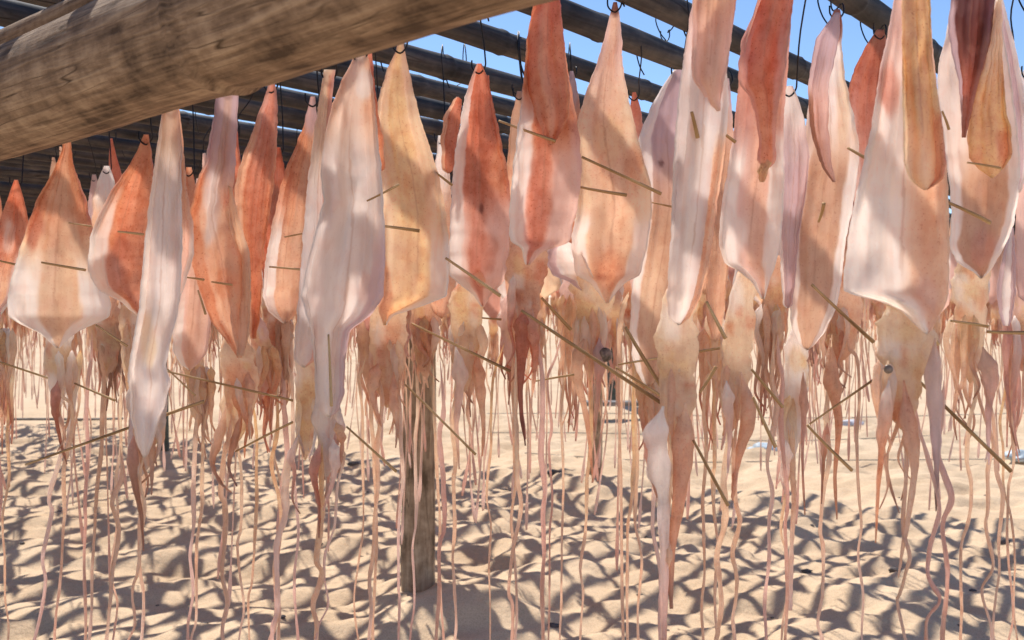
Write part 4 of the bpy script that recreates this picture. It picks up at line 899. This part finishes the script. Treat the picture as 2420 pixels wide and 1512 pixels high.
# ------------------------------------------------------------------ splints that keep the squid spread
SPL = [
 (98, 620, 202, 638, 1.17, 3.2, 'dark splint across the white-edged arrowhead squid below the pole'),
 (162, 527, 216, 535, 1.19, 2, 'short pale splint poking out right of the arrowhead squid'),
 (-10, 613, 42, 627, 1.38, 2.6, 'short splint at the left picture edge'),
 (278, 547, 340, 554, 1.14, 2.8, 'short brown splint in the red-orange squid with white left edge'),
 (60, 1098, 482, 948, 1.1, 3.2, 'long splint slanting up from lower left across the long grey squid arms'),
 (384, 874, 692, 947, 1.13, 3.0, 'long splint sloping down from the grey squid head toward the slim grey squid'),
 (396, 872, 462, 935, 1.09, 2.4, 'short splint crossing beside the grey squid head'),
 (438, 655, 482, 661, 1.1, 2.4, 'tiny splint right of the long grey squid'),
 (500, 665, 548, 674, 1.10, 2.6, 'short dark splint in the lilac-pink squid body'),
 (636, 630, 716, 638, 1.16, 2.6, 'short pale splint in the peach squid with white edge'),
 (672, 560, 772, 540, 1.14, 2.2, 'thin splint between the peach and the slim grey squid'),
 (866, 474, 943, 437, 1.0, 3, 'stubby splint sticking out between the largest grey and the cream squid'),
 (908, 534, 991, 546, 1.06, 4, 'thick dark splint across the cream-yellow squid waist'),
 (1024, 404, 1068, 438, 1.12, 3, 'short splint between the cream-yellow and vermilion squid'),
 (1052, 610, 1182, 699, 1.1, 3.8, 'dark slanting splint over the vermilion squid lower half'),
 (1178, 286, 1312, 333, 1.13, 3.4, 'splint entering the burnt-orange squid from its left side'),
 (1374, 371, 1562, 458, 1.13, 4, 'long splint sloping over the broad cream-orange squid, upper of two'),
 (1368, 440, 1480, 462, 1.15, 4, 'shorter splint on the broad cream-orange squid, lower of two'),
 (1536, 478, 1592, 489, 1.3, 2.2, 'thin pale splint right of the broad cream-orange squid'),
 (972, 764, 1206, 877, 1.14, 3.4, 'splint sloping from the near post top to the vermilion squid head'),
 (956, 908, 1124, 1074, 1.12, 3.2, 'splint sloping down in front of the near wooden post'),
 (818, 1008, 937, 1114, 1.0, 3.4, 'splint ending at the left side of the near wooden post'),
 (556, 1067, 692, 998, 1.15, 2.8, 'splint rising between the orange arms and the slim grey squid'),
 (1232, 732, 1562, 952, 1.06, 4.4, 'longest thick splint, sloping from the red arms to the tallest squid'),
 (1278, 704, 1350, 778, 1.2, 4, 'short thick splint above the longest one'),
 (1455, 868, 1564, 938, 1.1, 4, 'splint just above the lower end of the longest splint'),
 (1478, 772, 1566, 918, 1.04, 5, 'steep thick splint left of the tallest pale squid'),
 (1262, 902, 1356, 884, 1.2, 2.8, 'pale level splint below the longest splint'),
 (1460, 861, 1700, 822, 1.12, 3, 'pale nearly level splint passing behind the tallest squid'),
 (1652, 928, 1692, 866, 1.0, 4, 'short steep splint right of the tallest pale squid head'),
 (1636, 1040, 1722, 1194, 1.0, 4, 'dark steep splint between the tallest squid arms and its right neighbour'),
 (1668, 712, 1714, 800, .98, 4.4, 'steep splint touching the yellow head right of the tallest squid'),
 (1706, 312, 1738, 336, 1.0, 4, 'short splint stub left of the knob squid'),
 (1774, 873, 1850, 962, 1.04, 4, 'splint entering the head of the flapped squid from the left'),
 (1778, 938, 1833, 1056, 1.0, 4, 'steep splint standing left of the white eye bulge'),
 (1918, 672, 2064, 808, 1.0, 4.6, 'dark tapered splint pointing down at the widest white squid head'),
 (1908, 1003, 2012, 1112, 1.06, 4, 'lower splint forming a V under the orange arms'),
 (1912, 1002, 2072, 892, 1.1, 3, 'pale splint rising to the right from the V under orange arms'),
 (2134, 864, 2388, 1114, 1.0, 4.4, 'long dark splint sloping to the lower right near the right edge'),
 (2134, 421, 2188, 447, 1.0, 5, 'short thick splint at the end of the cream rolled strip'),
 (2238, 476, 2338, 528, 1.0, 4.6, 'splint across the lower half of the wine-red topped squid'),
 (2284, 384, 2364, 398, 1.0, 3, 'small splint below the golden flap near the right edge'),
 (2002, 350, 2052, 377, 1.02, 4, 'short splint at the left shoulder of the widest white squid'),
 (2182, 766, 2216, 812, 1.0, 4.4, 'stub of splint under the widest white squid, right side'),
 (2246, 758, 2334, 772, 1.0, 3.4, 'level splint in the arms near the right edge, left of two'),
 (2332, 782, 2440, 786, 1.04, 4.6, 'thick level splint cut by the right edge'),
 (468, 686, 486, 742, 1.08, 2.6, 'tiny upright splint in the lilac-pink squid left side'),
 (-10, 852, 172, 912, 1.3, 2.6, 'thin splint sloping in from the left edge at mid height'),
 (176, 905, 272, 946, 1.25, 2.6, 'thin splint right of the white head below the arrowhead squid'),
 (226, 768, 302, 818, 1.16, 2.6, 'thin splint under the right corner of the arrowhead squid'),
 (1138, 751, 1184, 755, 1.2, 2.4, 'tiny level splint under the vermilion squid'),
 (2226, 262, 2242, 306, 1.0, 3, 'tiny dark splint on the left rim of the wine-red topped squid'),
 (1934, 524, 1946, 480, 1.06, 4.5, 'stub of splint standing out of the squid with the curled brown flap'),
 (1634, 264, 1648, 326, .96, 5, 'pale thorn-like splint in the tallest pale squid near its top'),
 (776, 790, 783, 960, .975, 3.2, 'upright dark splint in the slit of the largest grey-white squid'),
]
for i, (x1, y1, x2, y2, dep, w, lab) in enumerate(SPL):
    dep -= .012
    rg2 = random.Random(i)
    A = W(x1, y1, dep + rg2.uniform(-.01, .012)); B = W(x2, y2, dep + rg2.uniform(-.015, .015))
    r = w * .5 * dep / F
    o = log_obj('bamboo_splint', A, B, r * 1.5, r * 2.2, M_SPLINT, rough=.25, sides=7, rings=14, seed=i, bend=r * rg2.uniform(-1.5, 1.5))
    tag(o, lab, 'splint', 'thin bamboo splints piercing the squid')

# ------------------------------------------------------------------ loose hooks seen against the sky
for x, y, dep, lab in [(1097, 178, 1.75, 'forked dark hook left of the vermilion squid tips'), (1224, 208, 1.6, 'dark hook beside the burnt-orange squid left side'),
                       (1572, 84, 1.5, 'dark hook left of the tall pale squid top'), (2378, 108, 1.3, 'dark hook at the top right between golden flap and edge'), (594, 262, 2.2, 'small dark hook in the light gap under the pole')]:
    hook(x, y, rail_dep(x, dep), lab)

# ------------------------------------------------------------------ things lying on the sand
def stone(X, Y, size, lab, mat=M_STONE, name='pebble', cat='pebble', flat=.6, grp='bits lying on the sand'):
    dep = CAMZ * F / max(60, (Y - 700)); p = W(X, Y, dep); p.z = sand_h(p.x, p.y)
    bm = bmesh.new(); bmesh.ops.create_icosphere(bm, subdivisions=3, radius=size)
    for v in bm.verts:
        f = 1 + .45 * noise.noise(v.co / size * 1.2 + Vector((X, 0, 0))) + .2 * noise.noise(v.co / size * 3.1 + Vector((X, 0, 0)))
        v.co *= f; v.co.z *= flat; v.co.x *= 1.4
    me = bpy.data.meshes.new(name); bm.to_mesh(me); bm.free(); me.materials.append(mat)
    for q in me.polygons: q.use_smooth = True
    o = bpy.data.objects.new(name, me); C.objects.link(o); o.location = (p.x, p.y, p.z + size * .2)
    tag(o, lab, cat, grp)
stone(1312, 1132, .035, 'dark clump on sunlit sand left of the slim post', name='driftwood_clump', cat='clump')
stone(835, 1108, .024, 'dark pebble on the sand left of the near post')
stone(2118, 1356, .022, 'dark pebble in the shade below the widest white squid')
stone(1308, 1472, .014, 'tiny dark pebble near the bottom centre')
stone(1535, 1258, .016, 'dark pebble left of the tallest squid arms')
stone(1190, 1140, .014, 'small dark pebble below the vermilion squid arms')
stone(1905, 1350, .014, 'tiny dark pebble near the lower right shadows')
stone(2370, 1278, .018, 'dark pebble on the sand near the right edge')
stone(2010, 1006, .07, 'crumpled white plastic bag on the far sand', M_BAGW, 'plastic_bag', 'bag', .45)
stone(1800, 1056, .06, 'crumpled pale blue plastic bag on the far sand', M_BAGB, 'plastic_bag', 'bag', .6)
stone(2416, 1085, .07, 'blue plastic bag at the far right edge', M_BAGB, 'plastic_bag', 'bag', .6)
rgp = random.Random(5)
for k in range(26):
    stone(rgp.uniform(-20, 2440), rgp.uniform(1090, 1510), rgp.uniform(.004, .009), 'one of the tiny dark crumbs scattered over the sand', name='sand_crumb', cat='crumb', grp='tiny dark crumbs scattered over the sand')
def on_sand(X, Y):
    dep = CAMZ * F / (Y - 700); p = W(X, Y, dep); return Vector((p.x, p.y, sand_h(p.x, p.y)))
def rope(pix, r, lab, name='rope', mat=M_ROPE, cat='rope', lift=.03):
    P = [on_sand(x, y) for x, y in pix]; zm = sum(q.z for q in P) / len(P)
    for k, q in enumerate(P): q.z = zm + lift + .012 * math.sin(k * 2.3)
    V, Fc = tube_data(smooth_path(P, 60), [r] * 60, 6)
    tag(mesh_obj(name, V, Fc, mat), lab, cat, 'ropes on the far sand')
rope([(-60, 1000), (100, 1002), (200, 996), (290, 1000)], .010, 'dark rope lying across the far sand on the left')
rope([(1150, 985), (1500, 988), (1900, 992), (2450, 985)], .003, 'far thin rope crossing the sand right of centre, upper of three')
rope([(1150, 1030), (1480, 1036), (1820, 1046), (2200, 1040)], .003, 'thin rope crossing the sand right of centre, middle of three')
rope([(1240, 1075), (1600, 1100), (1950, 1088), (2450, 1092)], .003, 'thin rope crossing the sand right of centre, nearest of three')
# low plank on stakes far back
t = empty('low_plank_bench', on_sand(1465, 985)); tag(t, 'low grey plank on short stakes behind the slim post', 'bench')
b = t.location.copy()
for dx in (-.22, .22):
    o = log_obj('leg', Vector((dx, 0, -.1)), Vector((dx, 0, .11)), .018, .018, M_POST, sides=10, rings=8, seed=dx * 9, parent=t)
V = [(sx * .3, sy * .07, z) for z in (.11, .145) for sx, sy in ((-1, -1), (1, -1), (1, 1), (-1, 1))]
mesh_obj('seat', V, [(3, 2, 1, 0), (4, 5, 6, 7), (0, 1, 5, 4), (1, 2, 6, 5), (2, 3, 7, 6), (3, 0, 4, 7)], M_ROPE, t, smooth=False)
p = on_sand(1448, 962)
tag(log_obj('wooden_post', p - Vector((0, 0, .2)), p + Vector((0, 0, 1.2)), .06, .055, M_GREEN, sides=16, rings=20, seed=9, rough=.08), 'dark greenish stake far behind, above the low plank', 'post', 'posts of the drying rack')
